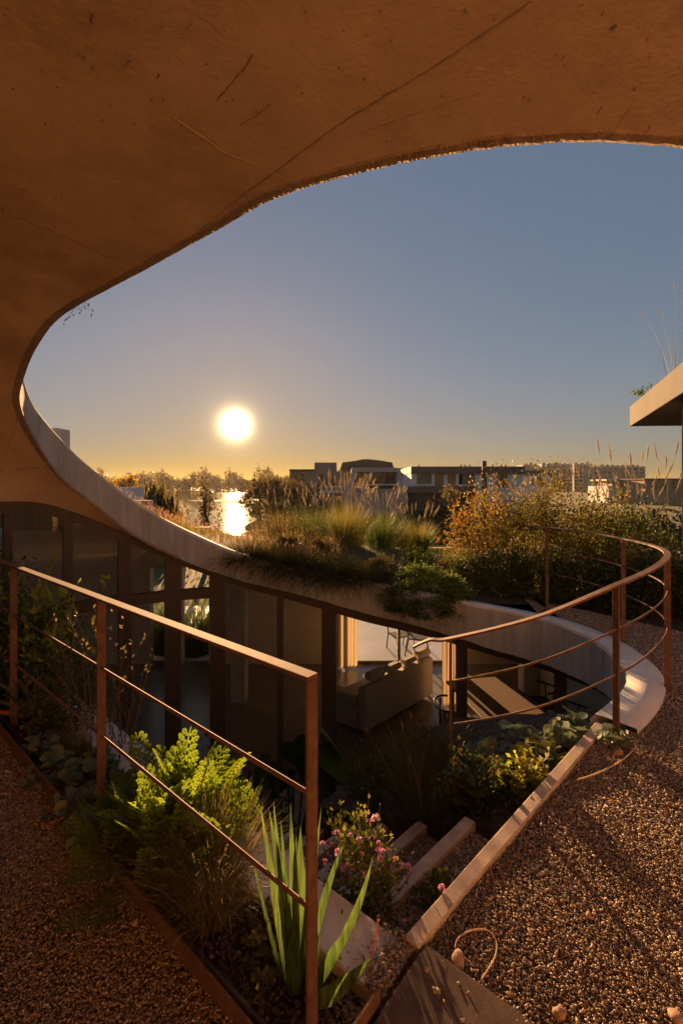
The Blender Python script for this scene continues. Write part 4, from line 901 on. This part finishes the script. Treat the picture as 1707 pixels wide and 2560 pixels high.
# ------------------------------------------------------------------ beds beyond the path
bed = [(1.9, 6.05), (2.75, 6.02), (3.7, 4.74), (6.4, 3.22), (9, 3.2), (9, 11.2), (2.6, 11.2)]
tag(link('garden_bed', mesh_pd('garden_bed', [(x, y, -.018) for x, y in bed], [tuple(range(len(bed)))]), M['soil']), 'soil of the garden bed beyond the gravel path', kind='structure')
bush_thing('autumn_shrub', (2.22, 7.2, 0), (.52, .45, .92), 'shrub with orange autumn leaves left of the yellow bushes', n=5200, size=.045, mat='g_orange', mat2='g_yellow', frac2=.35, seed=230, nclump=60, spread=.2, stems=22, cut=.85, shell=.35)
Bs = [((2.75, 6.75), (.52, .45, .86), 'g_yellow', 'yellow green feathery bush right of the autumn shrub', 3800, .035), ((3.15, 7.0), (.58, .5, 1.02), 'g_olive', 'tall straw and olive bush with seed sprays in the middle of the bed', 3800, .035), ((3.55, 6.5), (.52, .5, .86), 'g_yellow', 'yellow green bush left of the tall grasses', 3600, .035),
      ((2.45, 6.55), (.45, .40, .42), 'g_mid', 'green bush in front of the autumn shrub', 3200, .035), ((3.0, 6.1), (.5, .4, .38), 'g_mid', 'dark green bush behind the far railing post', 3400, .035), ((3.6, 5.6), (.5, .45, .42), 'g_deep', 'dark bush behind the middle railing post', 3400, .04), ((4.2, 5.3), (.6, .5, .5), 'g_deep', 'dark bush at the picture edge behind the railing bend', 3400, .04), ((1.9, 6.75), (.42, .36, .36), 'g_mid', 'low green bush below the autumn shrub', 2800, .032), ((4.0, 6.3), (.55, .5, .8), 'g_mid', 'green bush under the tall plumed grass', 3000, .04)]
for i, (c, rr, mt, lb, n, sz) in enumerate(Bs): bush_thing('garden_bush', (*c, -.02), rr, lb, n=int(n * 1.7), size=sz * 1.05, mat=mt, mat2='g_olive' if mt != 'g_olive' else 'g_yellow', frac2=.3, seed=240 + i, stems=16, nclump=60, cut=.8, shell=.4, group='bushes in the bed beyond the path')
shoots('seeding_shrub', (2.95, 7.2, -.02), 'loose tall shoots with pale seed sprays above the bushes', 26, 1.75, .045, 'g_yellow', 251, spread=.5, lean=.16, per=20)
shoots('seeding_shrub', (2.35, 7.35, -.02), 'loose thin shoots standing above the autumn shrub', 20, 1.75, .045, 'g_orange', 252, spread=.5, lean=.14, per=16)
tg = ['tallest plumed grass at the right edge', 'plumed grass left of the tallest one', 'plumed grass with wide leaning plumes over the bushes', 'plumed grass half behind the pale column', 'short plumed grass at the front of the bed']
for i, (c, h_, pl, pn) in enumerate([((3.95, 6.1), 1.25, 26, (.02, .3)), ((3.5, 6.2), 1.1, 18, (.02, .45)), ((3.05, 6.4), 1.0, 18, (.2, .65)), ((4.4, 6.0), 1.2, 18, (.02, .35)), ((3.75, 5.5), .85, 8, (.05, .4))]):
    grass_thing('plumed_grass', (*c, -.02), tg[i], group='tall plumed grasses in the bed', nb=520, h=h_ * .85, spread=.2, lean=(.02, .5), droop=(.1, .9), width=.0042, mat='g_mid' if i % 2 else 'g_olive', plumes=pl, ph=.24, pr=.011, stemh=1.75, plean=pn, seed=260 + i)
# ------------------------------------------------------------------ the neighbouring wing at the right
wing = tag(empty('concrete_wing', (5.5, 6.5, 0)), 'raw concrete roof slab on a pale column at the right edge', 'building'); wing.matrix_basis = Matrix.Translation((5.5, 6.5, 0))
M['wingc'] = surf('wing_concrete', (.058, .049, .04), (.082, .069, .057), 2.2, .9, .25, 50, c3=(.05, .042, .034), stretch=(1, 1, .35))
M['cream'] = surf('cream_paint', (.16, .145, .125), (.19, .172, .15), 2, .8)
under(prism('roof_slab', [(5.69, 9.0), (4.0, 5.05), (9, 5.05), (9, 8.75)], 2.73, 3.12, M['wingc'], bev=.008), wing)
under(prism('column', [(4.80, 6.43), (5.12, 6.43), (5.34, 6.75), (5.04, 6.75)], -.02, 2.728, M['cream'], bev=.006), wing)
bush_thing('trailing_plant', (5.28, 7.72, 3.12), (.22, .4, .12), 'small green plant creeping over the concrete roof slab', cat='plant', n=380, size=.05, mat='g_mid', seed=281, stems=5, nclump=16)
grass_thing('roof_grass', (4.75, 6.4, 3.12), 'sparse long grass stems standing on the concrete roof slab', nb=16, h=1.1, spread=.2, lean=(.1, .7), droop=(.1, .9), width=.003, mat='g_olive', plumes=4, ph=.12, pr=.008, stemh=1.0, seed=282)
# hanging twig with little round buds under the canopy's left end
tw = tag(empty('hanging_twig', (-2.05, 3.45, 2.86)), 'small twig with round dark buds hanging from the canopy edge', 'twig'); segs = []; BP = []
tw.matrix_basis = Matrix.Translation((-2.05, 3.45, 2.86)); g = np.random.default_rng(283)
pts = [P(x, y, 3.55) for x, y in ((200, 752), (212, 768), (200, 785), (185, 790), (165, 800), (160, 812), (222, 762), (232, 778), (230, 788), (205, 778), (190, 770), (175, 795), (216, 750))]
for p in pts:
    a = P(205 + g.uniform(-10, 8), 752, 3.5); segs.append((a - tw.location, p - tw.location, .0012, .0008)); BP.append(np.array(p - tw.location)); BP.append(np.array(p - tw.location) + g.normal(0, .012, 3))
taper_tubes('stem', segs, M['frame'], tw, 3); BP = np.array(BP); V, Fc = spindles(BP, np.tile((0, 0, 1.), (len(BP), 1)), np.full(len(BP), .011), np.full(len(BP), .0055)); link('buds', mesh_np('buds', V, Fc), M['frame'], tw)['kind'] = 'stuff'
tag(box('roof_vent', -4.47, -4.285, 6.9, 7.2, 1.6, 2.43, M['rim'], bev=.005), 'grey concrete block standing on the roof above the curved fascia', 'vent')

# ------------------------------------------------------------------ furniture in the room behind the glass
M['sofa'] = surf('sofa_fabric', (.50, .46, .39), (.58, .53, .46), 40, .95, .3, 200)
M['curtain'] = leaf('curtain_cloth', [(.33, .27, .19), (.38, .31, .22)], .25, .9)
so = tag(empty('sofa', (0, 0, 0)), 'beige fabric sofa seen from behind through the patio glass', 'sofa')
A_ = P(913, 1839, 1.0); dS = (EZ - FLOOR) / (-(A_.z - EZ)); A_ = Vector((A_.x * dS, dS, FLOOR))       # near corner on the floor
B_ = P(1083, 1740, 1.0); dB = (EZ - FLOOR) / (EZ - B_.z); B_ = Vector((B_.x * dB, dB, FLOOR)); C_ = P(842, 1812, 1.0); dC = (EZ - FLOOR) / (EZ - C_.z); C_ = Vector((C_.x * dC, dC, FLOOR))
u1 = (B_ - A_); u2 = (C_ - A_); so.matrix_basis = Matrix.Translation(A_)
def sob(name, a0, a1, b0, b1, z0, z1, bev=.03):
    c = [A_ + u1 * a + u2 * b for a, b in ((a0, b0), (a1, b0), (a1, b1), (a0, b1))]; pr = prism(name, [(p.x, p.y) for p in c][::-1], FLOOR + z0, FLOOR + z1, M['sofa'], bev=bev); return under(pr, so)
sob('back', 0, 1, 0, .28, .04, .80); sob('base', .0, 1, .30, 1.2, .04, .42); sob('arm', 0, .10, .30, 1.2, .43, .62)
for a in (.12, .36, .6, .82): sob('cushion', a, a + .2, .1, .42, .81, .94 + .03 * math.sin(a * 9), .05)
sob('seat_cushion', .12, .98, .45, 1.18, .43, .56)
def curtain(x0, x1, y, z0, z1, label, seed):
    n = 40; V = []; Fc = []
    for i in range(n + 1):
        t = i / n; x = x0 + (x1 - x0) * t; yy = y + .035 * math.sin(t * 40 + seed) + .012 * math.sin(t * 97); V += [(x, yy, z0), (x + .01 * math.sin(t * 30), yy, z1)]
    for i in range(n): Fc.append((2 * i, 2 * i + 2, 2 * i + 3, 2 * i + 1))
    tag(link('curtain', mesh_pd('curtain', V, Fc, True), M['curtain']), label, 'curtain', 'curtains of the terrace doors')
curtain(-.12, .38, 10.75, FLOOR + .03, -.6, 'pleated beige curtain left of the terrace doors', 1)
curtain(2.35, 2.75, 10.6, FLOOR + .03, -.6, 'sunlit cream curtain right of the sofa', 2)
q = P(1120, 1700, 8.9); curtain(q.x - .12, q.x + .16, 8.9, FLOOR + .02, -.5, 'narrow cream curtain beside the dark window post', 3)
M['tabletop'] = surf('table_wood', (.16, .11, .075), (.22, .15, .10), 6, .5, stretch=(1, 6, 1)); M['metal'] = surf('dark_metal', (.03, .025, .022), (.04, .034, .03), 10, .45)
tb_ = tag(empty('dining_table', (2.7, 7.4, FLOOR)), 'brown dining table seen through the glass behind the curved railing', 'table'); tb_.matrix_basis = Matrix.Translation((2.7, 7.4, FLOOR))
under(prism('table_top', [(2.2, 6.7), (3.3, 6.9), (3.0, 8.5), (1.9, 8.3)], FLOOR + .71, FLOOR + .75, M['tabletop'], bev=.004), tb_)
for x, y in ((2.25, 6.8), (3.2, 6.98), (2.92, 8.38), (2.0, 8.22)): under(oriented('leg', (x, y, FLOOR), (x, y, FLOOR + .71), .05, .05, M['metal'], up=Vector((0, 1, 0))), tb_)
def chair(x, y, rz, lb):
    r = tag(empty('dining_chair', (x, y, FLOOR), rz), lb, 'chair', 'chairs at the dining table')
    box('seat', -.22, .22, -.22, .22, .43, .47, M['metal'], r, .01); V = []; Fc = []
    V, Fc = sweep([Vector((.27 * math.cos(a), -.05 + .27 * math.sin(a), .72 + .02 * math.sin(2 * a))) for a in np.linspace(math.pi, 2 * math.pi, 14)], circ(.018, 6)); link('backrest', mesh_pd('backrest', V, Fc, True), M['metal'], r)
    for sx in (-1, 1):
        for sy in (-1, 1): oriented('leg', (sx * .2, sy * .2, 0), (sx * .19, sy * .19, .43 if sy > 0 else .72), .025, .025, M['metal'], r, up=Vector((0, 1, 0)))
chair(3.65, 7.3, 1.4, 'dark round backed chair on the far side of the dining table'); chair(3.5, 8.1, 1.5, 'dark round backed chair farther along the dining table'); chair(1.85, 7.5, -1.6, 'dark chair between the sofa and the dining table')
kc = tag(empty('kitchen_island', (4.6, 8.2, FLOOR)), 'grey stone kitchen counter deep in the room under the fascia', 'counter'); kc.matrix_basis = Matrix.Translation((4.6, 8.2, FLOOR))
under(box('body', 3.9, 6.6, 8.3, 9.0, FLOOR, FLOOR + .86, M['concrete'], bev=.01), kc); under(box('worktop', 3.8, 6.7, 8.2, 9.1, FLOOR + .862, FLOOR + .91, M['rim'], bev=.006), kc)
# terrace and pool behind the house
M['paving'] = surf('grey_paving', (.34, .36, .40), (.42, .44, .48), 1.5, .35, spec=.5)
tag(box('terrace', -9, 9, 11.2, 16.4, FLOOR - .2, FLOOR - .02, M['paving']), 'pale paved terrace behind the house', kind='structure')
tag(box('pool', -1.2, 6, 16.41, 18.9, FLOOR - .3, FLOOR - .06, M['pool']), 'still blue pool water behind the terrace', kind='structure')
for i, (x, y) in enumerate([(1.55, 12.0), (1.95, 11.8)]):
    r = tag(empty('terrace_chair', (x, y, FLOOR - .02), .4 + i), ['dark framed chair on the terrace beyond the sofa', 'second dark framed chair on the terrace nearer the curtain'][i], 'chair', 'chairs on the terrace')
    for sx in (-.25, .25): V, Fc = sweep([Vector((sx, -.3, 0)), Vector((sx, -.25, .4)), Vector((sx, .2, .42)), Vector((sx, .3, .95))], circ(.02, 6)); link('side_frame', mesh_pd('side_frame', V, Fc), M['metal'], r); link('rear_leg', mesh_pd('rear_leg', *sweep([Vector((sx, .3, 0)), Vector((sx, .2, .42))], circ(.018, 6))), M['metal'], r)
    box('seat', -.24, .24, -.24, .2, .40, .43, M['metal'], r)
for i, (x, y, h_) in enumerate([(-3.75, 11.7, 1.0), (-3.3, 11.9, 1.1), (-4.55, 11.8, .9), (-4.9, 12.2, 1.0)]):
    grass_thing('terrace_grass', (x, y, FLOOR - .02), ['sunlit grass clump seen through the house between two mullions', 'sunlit grass clump beside the red glow behind the glass', 'grass clump seen through the narrow far window', 'grass clump at the left side of the narrow far window'][i], group='grass clumps behind the house', nb=700, h=h_ * 1.5, spread=.32, lean=(.05, .7), droop=(.3, 1.2), width=.008, mat='g_mid', seed=290 + i)

# ------------------------------------------------------------------ far land, lake and houses
GZ, WZ = -3.0, -3.3
tag(link('lake', mesh_pd('lake', [(-1490, 13, WZ), (1490, 13, WZ), (1490, 1490, WZ), (-1490, 1490, WZ)], [(0, 1, 2, 3)]), M['lake']), 'calm lake reflecting the low sun', kind='structure')
def land(name, poly, z, label, mat='lawn'):
    n = len(poly); V = [(x, y, z) for x, y in poly] + [(x, y, WZ - .5) for x, y in poly]
    tag(link(name, mesh_pd(name, V, [tuple(range(n))] + [(i, (i + 1) % n, n + (i + 1) % n, n + i) for i in range(n)]), M[mat]), label, kind='structure')
land('near_bank', [(-60, 11.3), (60, 11.3), (60, 19), (10, 21), (-4, 22), (-12, 30), (-40, 34), (-60, 20)], GZ, 'grassy bank behind the house down to the lake')
land('house_bank', [(-11, 52), (2, 40), (30, 38), (60, 30), (400, 60), (400, 425), (60, 425), (-8, 260), (-14, 120)], GZ, 'grassy bank where the neighbouring houses stand')
land('far_shore', [(-1480, 430), (-400, 430), (60, 426), (1480, 426), (1480, 1480), (-1480, 1480)], GZ, 'far shore of the lake under the trees')
# the wooded far shore reads as one dark mass
g = np.random.default_rng(400); PP, DD = [], []
for i in range(230):
    x = -360 + 480 * i / 230 + g.normal(0, 1.5); y = 436 + g.uniform(0, 30); h = g.uniform(12, 19) * (1.15 if i % 17 == 0 else 1) * (.85 + .3 * math.sin(i * .31) * math.sin(i * .083)); w = g.uniform(3, 6)
    p, od = crown_pts(210, (x, y, GZ + h * .55), (w, w, h * .5), g, 14, .25, .5); PP.append(p); DD.append(od + g.normal(0, .5, od.shape))
PP, DD = np.concatenate(PP), np.concatenate(DD); L_ = g.uniform(1.0, 2.4, len(PP)); V, Fc = leaves(PP, DD, L_, L_ * .4, g)
tag(link('treeline', mesh_np('treeline', V, Fc), M['far_leaf']), 'dark wooded treeline along the far shore of the lake', kind='stuff')
def tree(name, base, h, rad, label, mat, n, size, seed, cut=.0, trunk=.5, group=None, limbs=9, shell=.4, droop=False, cat='tree'):
    g = np.random.default_rng(seed); root = tag(empty(name, base), label, cat, group); cz = h - rad[2]
    p, od = crown_pts(n, (0, 0, cz), rad, g, 34, .2, shell); d = od + g.normal(0, .5, od.shape)
    if droop: p[:, 2] -= g.uniform(0, 1, n) ** 1.5 * rad[2] * 1.1; d = g.normal(0, .18, od.shape) + np.array((0, 0, -1.)); 
    L_ = size * g.uniform(.6, 1.3, n); V, Fc = leaves(p, d, L_, L_ * (.28 if not droop else .08), g); link('crown', mesh_np('crown', V, Fc), M[mat], root)
    tr_ = h * .018 + .05; segs = [((0, 0, -.1), (0, 0, cz * .7), tr_, tr_ * .75), ((0, 0, cz * .7), (0, 0, cz + rad[2] * .4), tr_ * .75, tr_ * .3)]
    for i in range(limbs):
        q = p[g.integers(n)]; b = np.array((0, 0, cz * g.uniform(.55, 1.0))); m = b * .4 + q * .6; segs += [(b, m, tr_ * .4, tr_ * .22), (m, q, tr_ * .22, tr_ * .08)]
    taper_tubes('trunk', segs, M['bark'], root, 5); return root
def ft(px_, d, ytop, rx, name, label, mat, n, size, seed, rzf=.45, **kw):
    x = (px_ - CX) / F * d; top = EZ + (HY - ytop) / F * d; h = top - GZ
    return tree(name, (x, d, GZ), h, (rx, rx, h * rzf), label, mat, n, size, seed, **kw)
ft(400, 30, 1196, 1.5, 'willow_tree', 'weeping willow with hanging strands before the lake', 'g_olive', 1500, 1.1, 410, rzf=.36, droop=True)
ft(345, 33, 1196, 1.4, 'willow_tree', 'smaller weeping willow beside the pale block', 'g_olive', 900, 1.0, 411, rzf=.36, droop=True)
ft(300, 120, 1186, 2.6, 'golden_tree', 'golden yellow tree at the far end of the curved fascia', 'far_gold', 900, .7, 412, rzf=.42)
ft(322, 124, 1190, 2.2, 'golden_tree', 'smaller golden yellow tree right of the first one', 'far_gold', 700, .7, 413, rzf=.42)
ft(514, 24, 1168, .42, 'slender_tree', 'slender dark trunk with scant leaves standing before the lake', 'far_leaf', 260, .22, 414, rzf=.40, limbs=14, shell=.2)
for i, (px_, d, yt, rx) in enumerate([(650, 66, 1206, 2.8), (683, 70, 1198, 3.0), (712, 64, 1200, 2.6), (745, 60, 1210, 2.4)]):
    ft(px_, d, yt, rx, 'bank_tree', ['dark bushy tree right of the sun glitter, lowest of the group', 'dark bushy tree in the middle of the group by the glitter', 'dark bushy tree against the tan house', 'low dark tree before the balcony house'][i], 'far_leaf', 1500, .5, 420 + i, rzf=.48, group='dark trees on the bank by the lake')
for i, (px_, d, yt, rx) in enumerate([(470, 27, 1235, 1.0), (545, 28, 1232, .9), (440, 26, 1245, .8)]):
    q = P(px_, yt, d); shoots('lakeside_shrub', (q.x, d, GZ), ['bare twiggy shrub left of the slender trunk', 'leafy twiggy shrub right of the slender trunk', 'bare twiggy shrub beside the willow'][i], 34, q.z - GZ, .22, 'far_leaf', 430 + i, spread=.9, lean=.3, per=12, group='twiggy shrubs before the lake', twig='bark')
ft(1125, 36, 1208, .75, 'small_tree', 'small round headed tree in front of the wood clad house', 'g_olive', 700, .16, 440, rzf=.2, shell=.3)
x = P(1640, 1200, 40).x; shoots('bare_tree', (x, 40, GZ), 'bare branching tree at the right beside the plumed grasses', 30, 6.2, .1, 'far_leaf', 441, spread=.4, lean=.42, per=6, cat='tree', twig='bark')
x = P(725, 1200, 55).x; shoots('bare_tree', (x, 55, GZ), 'thin bare tree rising beside the tan house', 8, 8.2, .1, 'far_leaf', 442, spread=.3, lean=.16, per=6, cat='tree', twig='bark')
# houses
M['h_tan'] = surf('tan_render', (.26, .19, .14), (.32, .24, .18), 1.5, .9); M['h_white'] = surf('white_render', (.62, .60, .58), (.7, .68, .66), .8, .85); M['h_grey'] = surf('grey_render', (.30, .29, .28), (.37, .36, .35), .8, .85)
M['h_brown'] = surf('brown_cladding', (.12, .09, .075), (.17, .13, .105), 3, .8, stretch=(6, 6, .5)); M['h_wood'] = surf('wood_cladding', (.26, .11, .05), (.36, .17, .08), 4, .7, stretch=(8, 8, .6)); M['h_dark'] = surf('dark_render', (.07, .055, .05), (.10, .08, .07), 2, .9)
def paneglass():
    m = bpy.data.materials.new('house_glass'); m.use_nodes = True; b = m.node_tree.nodes['Principled BSDF']; b.inputs['Base Color'].default_value = (.03, .035, .035, 1); b.inputs['Roughness'].default_value = .04; b.inputs['Specular IOR Level'].default_value = .8; return m
M['h_glass'] = paneglass()
class Bld:
    """a house seen across the water: pieces placed by photo columns/rows on planes at real distances"""
    def __init__(s, name, label, pxc, d, cat='house', group=None):
        s.d = d; s.o = Vector(((pxc - CX) / F * d, d, GZ)); s.root = tag(empty(name, s.o), label, cat, group); s.root.matrix_basis = Matrix.Translation(s.o)
    def b(s, name, x0, x1, yt, yb, mat, dp=6.0, d=None, parent=None, bev=.03):
        d = d or s.d; a, c = P(x0, yb, d), P(x1, yt, d); z0 = GZ - .1 if yb is None else a.z
        o = box(name, a.x, c.x, d, d + dp, z0, c.z, M[mat], bev=bev); o.parent = parent or s.root
        o.matrix_parent_inverse = s.root.matrix_basis.inverted(); return o
    def ground(s, name, x0, x1, yt, mat, dp=6.0, d=None): 
        d = d or s.d; a, c = P(x0, 1300, d), P(x1, yt, d); o = box(name, a.x, c.x, d, d + dp, GZ - .1, c.z, M[mat], bev=.03); return under(o, s.root)
    def window(s, x0, x1, yt, yb, fm='h_dark', d=None, mid=1):
        d = (d or s.d); w = s.b('window', x0, x1, yt, yb, 'h_glass', .05, d - .06, bev=0); e = .8
        for q in ((x0 - e, x0 + e, yt, yb), (x1 - e, x1 + e, yt, yb)): s.b('frame', *q, fm, .12, d - .14, w, 0)
        s.b('frame', x0 + e, x1 - e, yt, yt + 1.2, fm, .12, d - .14, w, 0); s.b('frame', x0 + e, x1 - e, yb - 1.2, yb, fm, .12, d - .14, w, 0)
        for k in range(mid): xm = x0 + (x1 - x0) * (k + 1) / (mid + 1); s.b('frame', xm - .6, xm + .6, yt + 1.2, yb - 1.2, fm, .12, d - .14, w, 0)
h = Bld('tan_house', 'tan block house with balcony and roof box beside the lake', 785, 78)
h.ground('wall', 724, 862, 1178, 'h_tan', 10); h.b('roof_box', 786, 841, 1156, 1178, 'h_tan', 5); h.b('parapet', 723, 786, 1173, 1178, 'h_dark', 10, 77.7)
h.b('balcony_slab', 784, 868, 1227, 1233, 'h_white', 3, 75); h.b('balcony_rail', 784, 868, 1216, 1218, 'h_white', .1, 75)
for x in (784, 806, 830, 862): h.b('balcony_column', x, x + 5, 1233, 1293, 'h_white', .35, 75.2)
for x0, x1 in ((790, 804), (812, 828), (838, 858)): h.window(x0, x1, 1240, 1288, d=78, mid=0)
for x0, x1 in ((797, 808), (815, 838)): h.window(x0, x1, 1186, 1214, d=78, mid=0)
h.window(736, 760, 1186, 1204, d=78)
h = Bld('domed_house', 'dark house with a low rounded metal roof behind the grey house', 915, 84)
h.ground('wall', 848, 992, 1180, 'h_tan', 12)
a, b_ = P(848, 1180, 84), P(986, 1148, 84); xs = [(848, 1178), (856, 1156), (893, 1151), (905, 1148), (925, 1148), (950, 1151), (980, 1156), (987, 1178)]
V = []; 
for dd_ in (84, 95):
    for x, y in xs: q = P(x, y, 84); V.append((q.x, dd_, q.z))
n = len(xs); under(link('roof', mesh_pd('roof', V, [tuple(range(n)), tuple(range(2 * n - 1, n - 1, -1))] + [(i, n + i, n + i + 1, i + 1) for i in range(n - 1)]), M['h_dark']), h.root)
h.window(855, 872, 1186, 1205, d=84, mid=0)
h = Bld('grey_house', 'pale grey flat roofed house with a deep shaded terrace', 955, 66)
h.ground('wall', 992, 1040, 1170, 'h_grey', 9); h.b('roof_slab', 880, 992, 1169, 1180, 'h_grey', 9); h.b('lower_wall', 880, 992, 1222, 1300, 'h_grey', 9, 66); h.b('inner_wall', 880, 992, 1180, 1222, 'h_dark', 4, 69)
h.b('side_pier', 880, 885, 1180, 1222, 'h_white', .5, 66.1); h.b('balustrade', 885, 992, 1210, 1213, 'h_white', .1, 65.8)
for x0, x1 in ((890, 912), (915, 940), (943, 966), (969, 990)): h.window(x0, x1, 1182, 1220, d=69, mid=1)
h.ground('low_wall', 858, 885, 1200, 'h_grey', 8)
h = Bld('clad_house', 'long flat roofed house with brown fascia, wood panels and white walls', 1150, 52)
h.b('roof_fascia', 1027, 1312, 1166, 1184, 'h_brown', 9, 51.6); h.b('upper_wall', 1028, 1310, 1184, 1216, 'h_white', 8); h.b('lower_band', 1028, 1185, 1216, 1232, 'h_brown', 8, 52); h.ground('lower_wall', 1040, 1180, 1232, 'h_dark', 7, 53); h.ground('white_wing', 1190, 1300, 1216, 'h_white', 7, 52.05)
h.window(1042, 1078, 1184.5, 1210); h.window(1147, 1186, 1184.5, 1211); h.window(1241, 1268, 1184.5, 1220, mid=0)
for x0, x1 in ((1087, 1109), (1119, 1139)): h.b('wood_panel', x0, x1, 1184.5, 1215, 'h_wood', .2, 51.9)
h.b('sill', 1040, 1082, 1211, 1214, 'h_white', .4, 51.7); h.b('sill', 1145, 1190, 1212, 1215, 'h_white', .4, 51.7)
for x in (1045, 1150, 1160, 1172, 1230, 1251, 1262): h.b('roof_pipe', x, x + 3, 1161, 1166, 'h_dark', .3, 55)
h = Bld('pale_house', 'small white house with dark upper band beyond the bushes', 1340, 66)
h.ground('wall', 1300, 1372, 1188, 'h_white', 8); h.b('roof_band', 1298, 1374, 1176, 1188, 'h_brown', 8, 65.8); h.window(1326, 1334, 1194, 1212, mid=0); h.window(1342, 1356, 1194, 1214, mid=0)
h = Bld('low_house', 'low pale house with terraces beside the apartment blocks', 1570, 120)
h.ground('wall', 1520, 1610, 1215, 'h_white', 10); h.b('roof_slab', 1515, 1600, 1198, 1202, 'h_white', 8); h.b('upper_wall', 1530, 1580, 1202, 1215, 'h_tan', 6); h.window(1536, 1552, 1204, 1213, mid=0); h.window(1585, 1602, 1206, 1214, mid=0)
h = Bld('dim_house', 'long low house in shade at the right edge', 1660, 110)
h.ground('wall', 1612, 1707, 1200, 'h_tan', 10); h.b('roof_slab', 1610, 1707, 1196, 1200, 'h_dark', 10, 109.7)
for x in (1625, 1650, 1678): h.window(x, x + 14, 1205, 1222, mid=0)
pole = tag(box('dark_pole', P(1206, 1200, 47).x, P(1216, 1200, 47).x, 47, 47.4, GZ, P(1206, 1152, 47).z, M['h_dark'], bev=.04), 'dark square chimney post standing before the wood clad house', 'post')
# apartment blocks
def apartments(x0, x1, yt, d, lb, seed, fl=7):
    g = np.random.default_rng(seed); h = Bld('apartment_block', lb, (x0 + x1) / 2, d, 'building', 'apartment blocks on the horizon'); h.ground('wall', x0, x1, yt, 'h_grey', 14)
    V, Fc = [], []; W, Wf = [], []
    a, c = P(x0, 1240, d), P(x1, yt, d); fh = 2.9; nb = max(4, int((c.x - a.x) / 4.2)); k = 0
    def bx(lst, ff, X0, X1, Y0, Y1, Z0, Z1):
        o = len(lst); lst += [(X0, Y0, Z0), (X1, Y0, Z0), (X1, Y1, Z0), (X0, Y1, Z0), (X0, Y0, Z1), (X1, Y0, Z1), (X1, Y1, Z1), (X0, Y1, Z1)]; ff += [tuple(o + i for i in q) for q in BOXF]
    z = c.z - .6
    while z - fh > GZ:
        bx(V, Fc, a.x - .4, c.x + .4, d - 1.4, d - .02, z - fh, z - fh + .25)
        for i in range(nb):
            X0 = a.x + (c.x - a.x) * (i + .15) / nb; X1 = a.x + (c.x - a.x) * (i + .80) / nb; bx(W, Wf, X0, X1, d - .12, d - .03, z - fh + .35, z - .5)
        z -= fh
    o = under(link('balconies', mesh_pd('balconies', V, Fc), M['h_white']), h.root); o['kind'] = 'stuff'; o = under(link('windows', mesh_pd('windows', W, Wf), M['h_glass']), h.root); o['kind'] = 'stuff'
    for i in range(int((x1 - x0) / 13)):
        x = x0 + 4 + 13 * i + g.uniform(-2, 2); h.b('roof_box', x, x + g.uniform(3, 7), yt - g.uniform(2, 5), yt, 'h_dark', 4, d + 3)
apartments(1306, 1346, 1162, 380, 'leftmost apartment block, partly behind the wood clad house', 501); apartments(1354, 1430, 1160, 360, 'wide dark apartment block second from the house', 502)
apartments(1434, 1480, 1160, 370, 'narrow apartment block between the two wide ones', 503); apartments(1483, 1612, 1166, 330, 'widest apartment block with pale balcony bands', 504)
bw = tag(box('pale_block', P(286, 1230, 25).x, P(312, 1230, 25).x, 25, 27.5, GZ, P(286, 1218, 25).z, M['h_white'], bev=.02), 'pale white block wall beyond the curved fascia', 'wall')
# hedges and lake side planting before the houses
M['far_hedge'] = leaf('far_hedge', [(.025, .03, .012), (.05, .05, .02), (.04, .04, .016)], .25)
for i, (px_, d, w, yt) in enumerate([(690, 40, 4.0, 1250), (760, 44, 4.5, 1262), (1010, 40, 6, 1262), (1110, 38, 5, 1255), (1230, 42, 5, 1262), (1480, 34, 6, 1262), (1600, 32, 6, 1290), (1690, 36, 5, 1270)]):
    q = P(px_, yt, d); bush_thing('bank_hedge', (q.x, d, GZ), (w * .5, 1.5, (q.z - GZ) * .62), ['dark hedge left of the balcony house', 'dark hedge at the foot of the balcony house', 'dark hedge at the foot of the grey house', 'dark hedge below the wood panels', 'dark hedge before the white wing', 'dark hedge left of the low pale house', 'dark hedge by the water at the right', 'dark hedge below the shaded house'][i], cat='hedge', group='dark hedges on the far bank', n=1700, size=.28, mat='far_hedge', seed=450 + i, stems=4, nclump=40, cut=.6)

land('reed_spit', [(-50, 146), (-34, 163), (-16, 166), (-14, 112), (-26, 118), (-36, 138)], WZ + .12, 'low dark spit of land in the glittering lake')
# thin scattering volume added to lift far darks with a warm veil
hz = box('haze', -1500, 1500, -60, 1500, WZ - 1.5, 34, None); tag(hz, 'thin warm haze volume added as a veil over the far view', kind='stuff')
hm = bpy.data.materials.new('veil_haze'); hm.use_nodes = True; N, L = nt(hm); N.clear(); ho = N.new('ShaderNodeOutputMaterial'); pv = N.new('ShaderNodeVolumePrincipled')
pv.inputs['Color'].default_value = (.9, .82, .72, 1); pv.inputs['Density'].default_value = 0.00008; pv.inputs['Anisotropy'].default_value = 0.4; L.new(pv.outputs[0], ho.inputs['Volume']); hz.data.materials.append(hm)

# dry leaf fragments blown over the gravel and the slab
g = np.random.default_rng(700); pp = scatter(gravel_poly, 22, 1.1, 4.5, 701); n = len(pp); ps = np.concatenate([pp, np.full((n, 1), .012)], 1); dl = g.normal(size=(n, 3)); dl[:, 2] *= .25
ll = g.uniform(.010, .026, n); V, Fc = leaves(ps, dl, ll, ll * .3, g, .5); M['litter'] = leaf('leaf_litter', [(.22, .09, .04), (.34, .18, .08), (.16, .09, .05)], .2)
tag(link('leaf_litter', mesh_np('leaf_litter', V, Fc), M['litter']), 'small dry leaf fragments scattered over the gravel', kind='stuff')
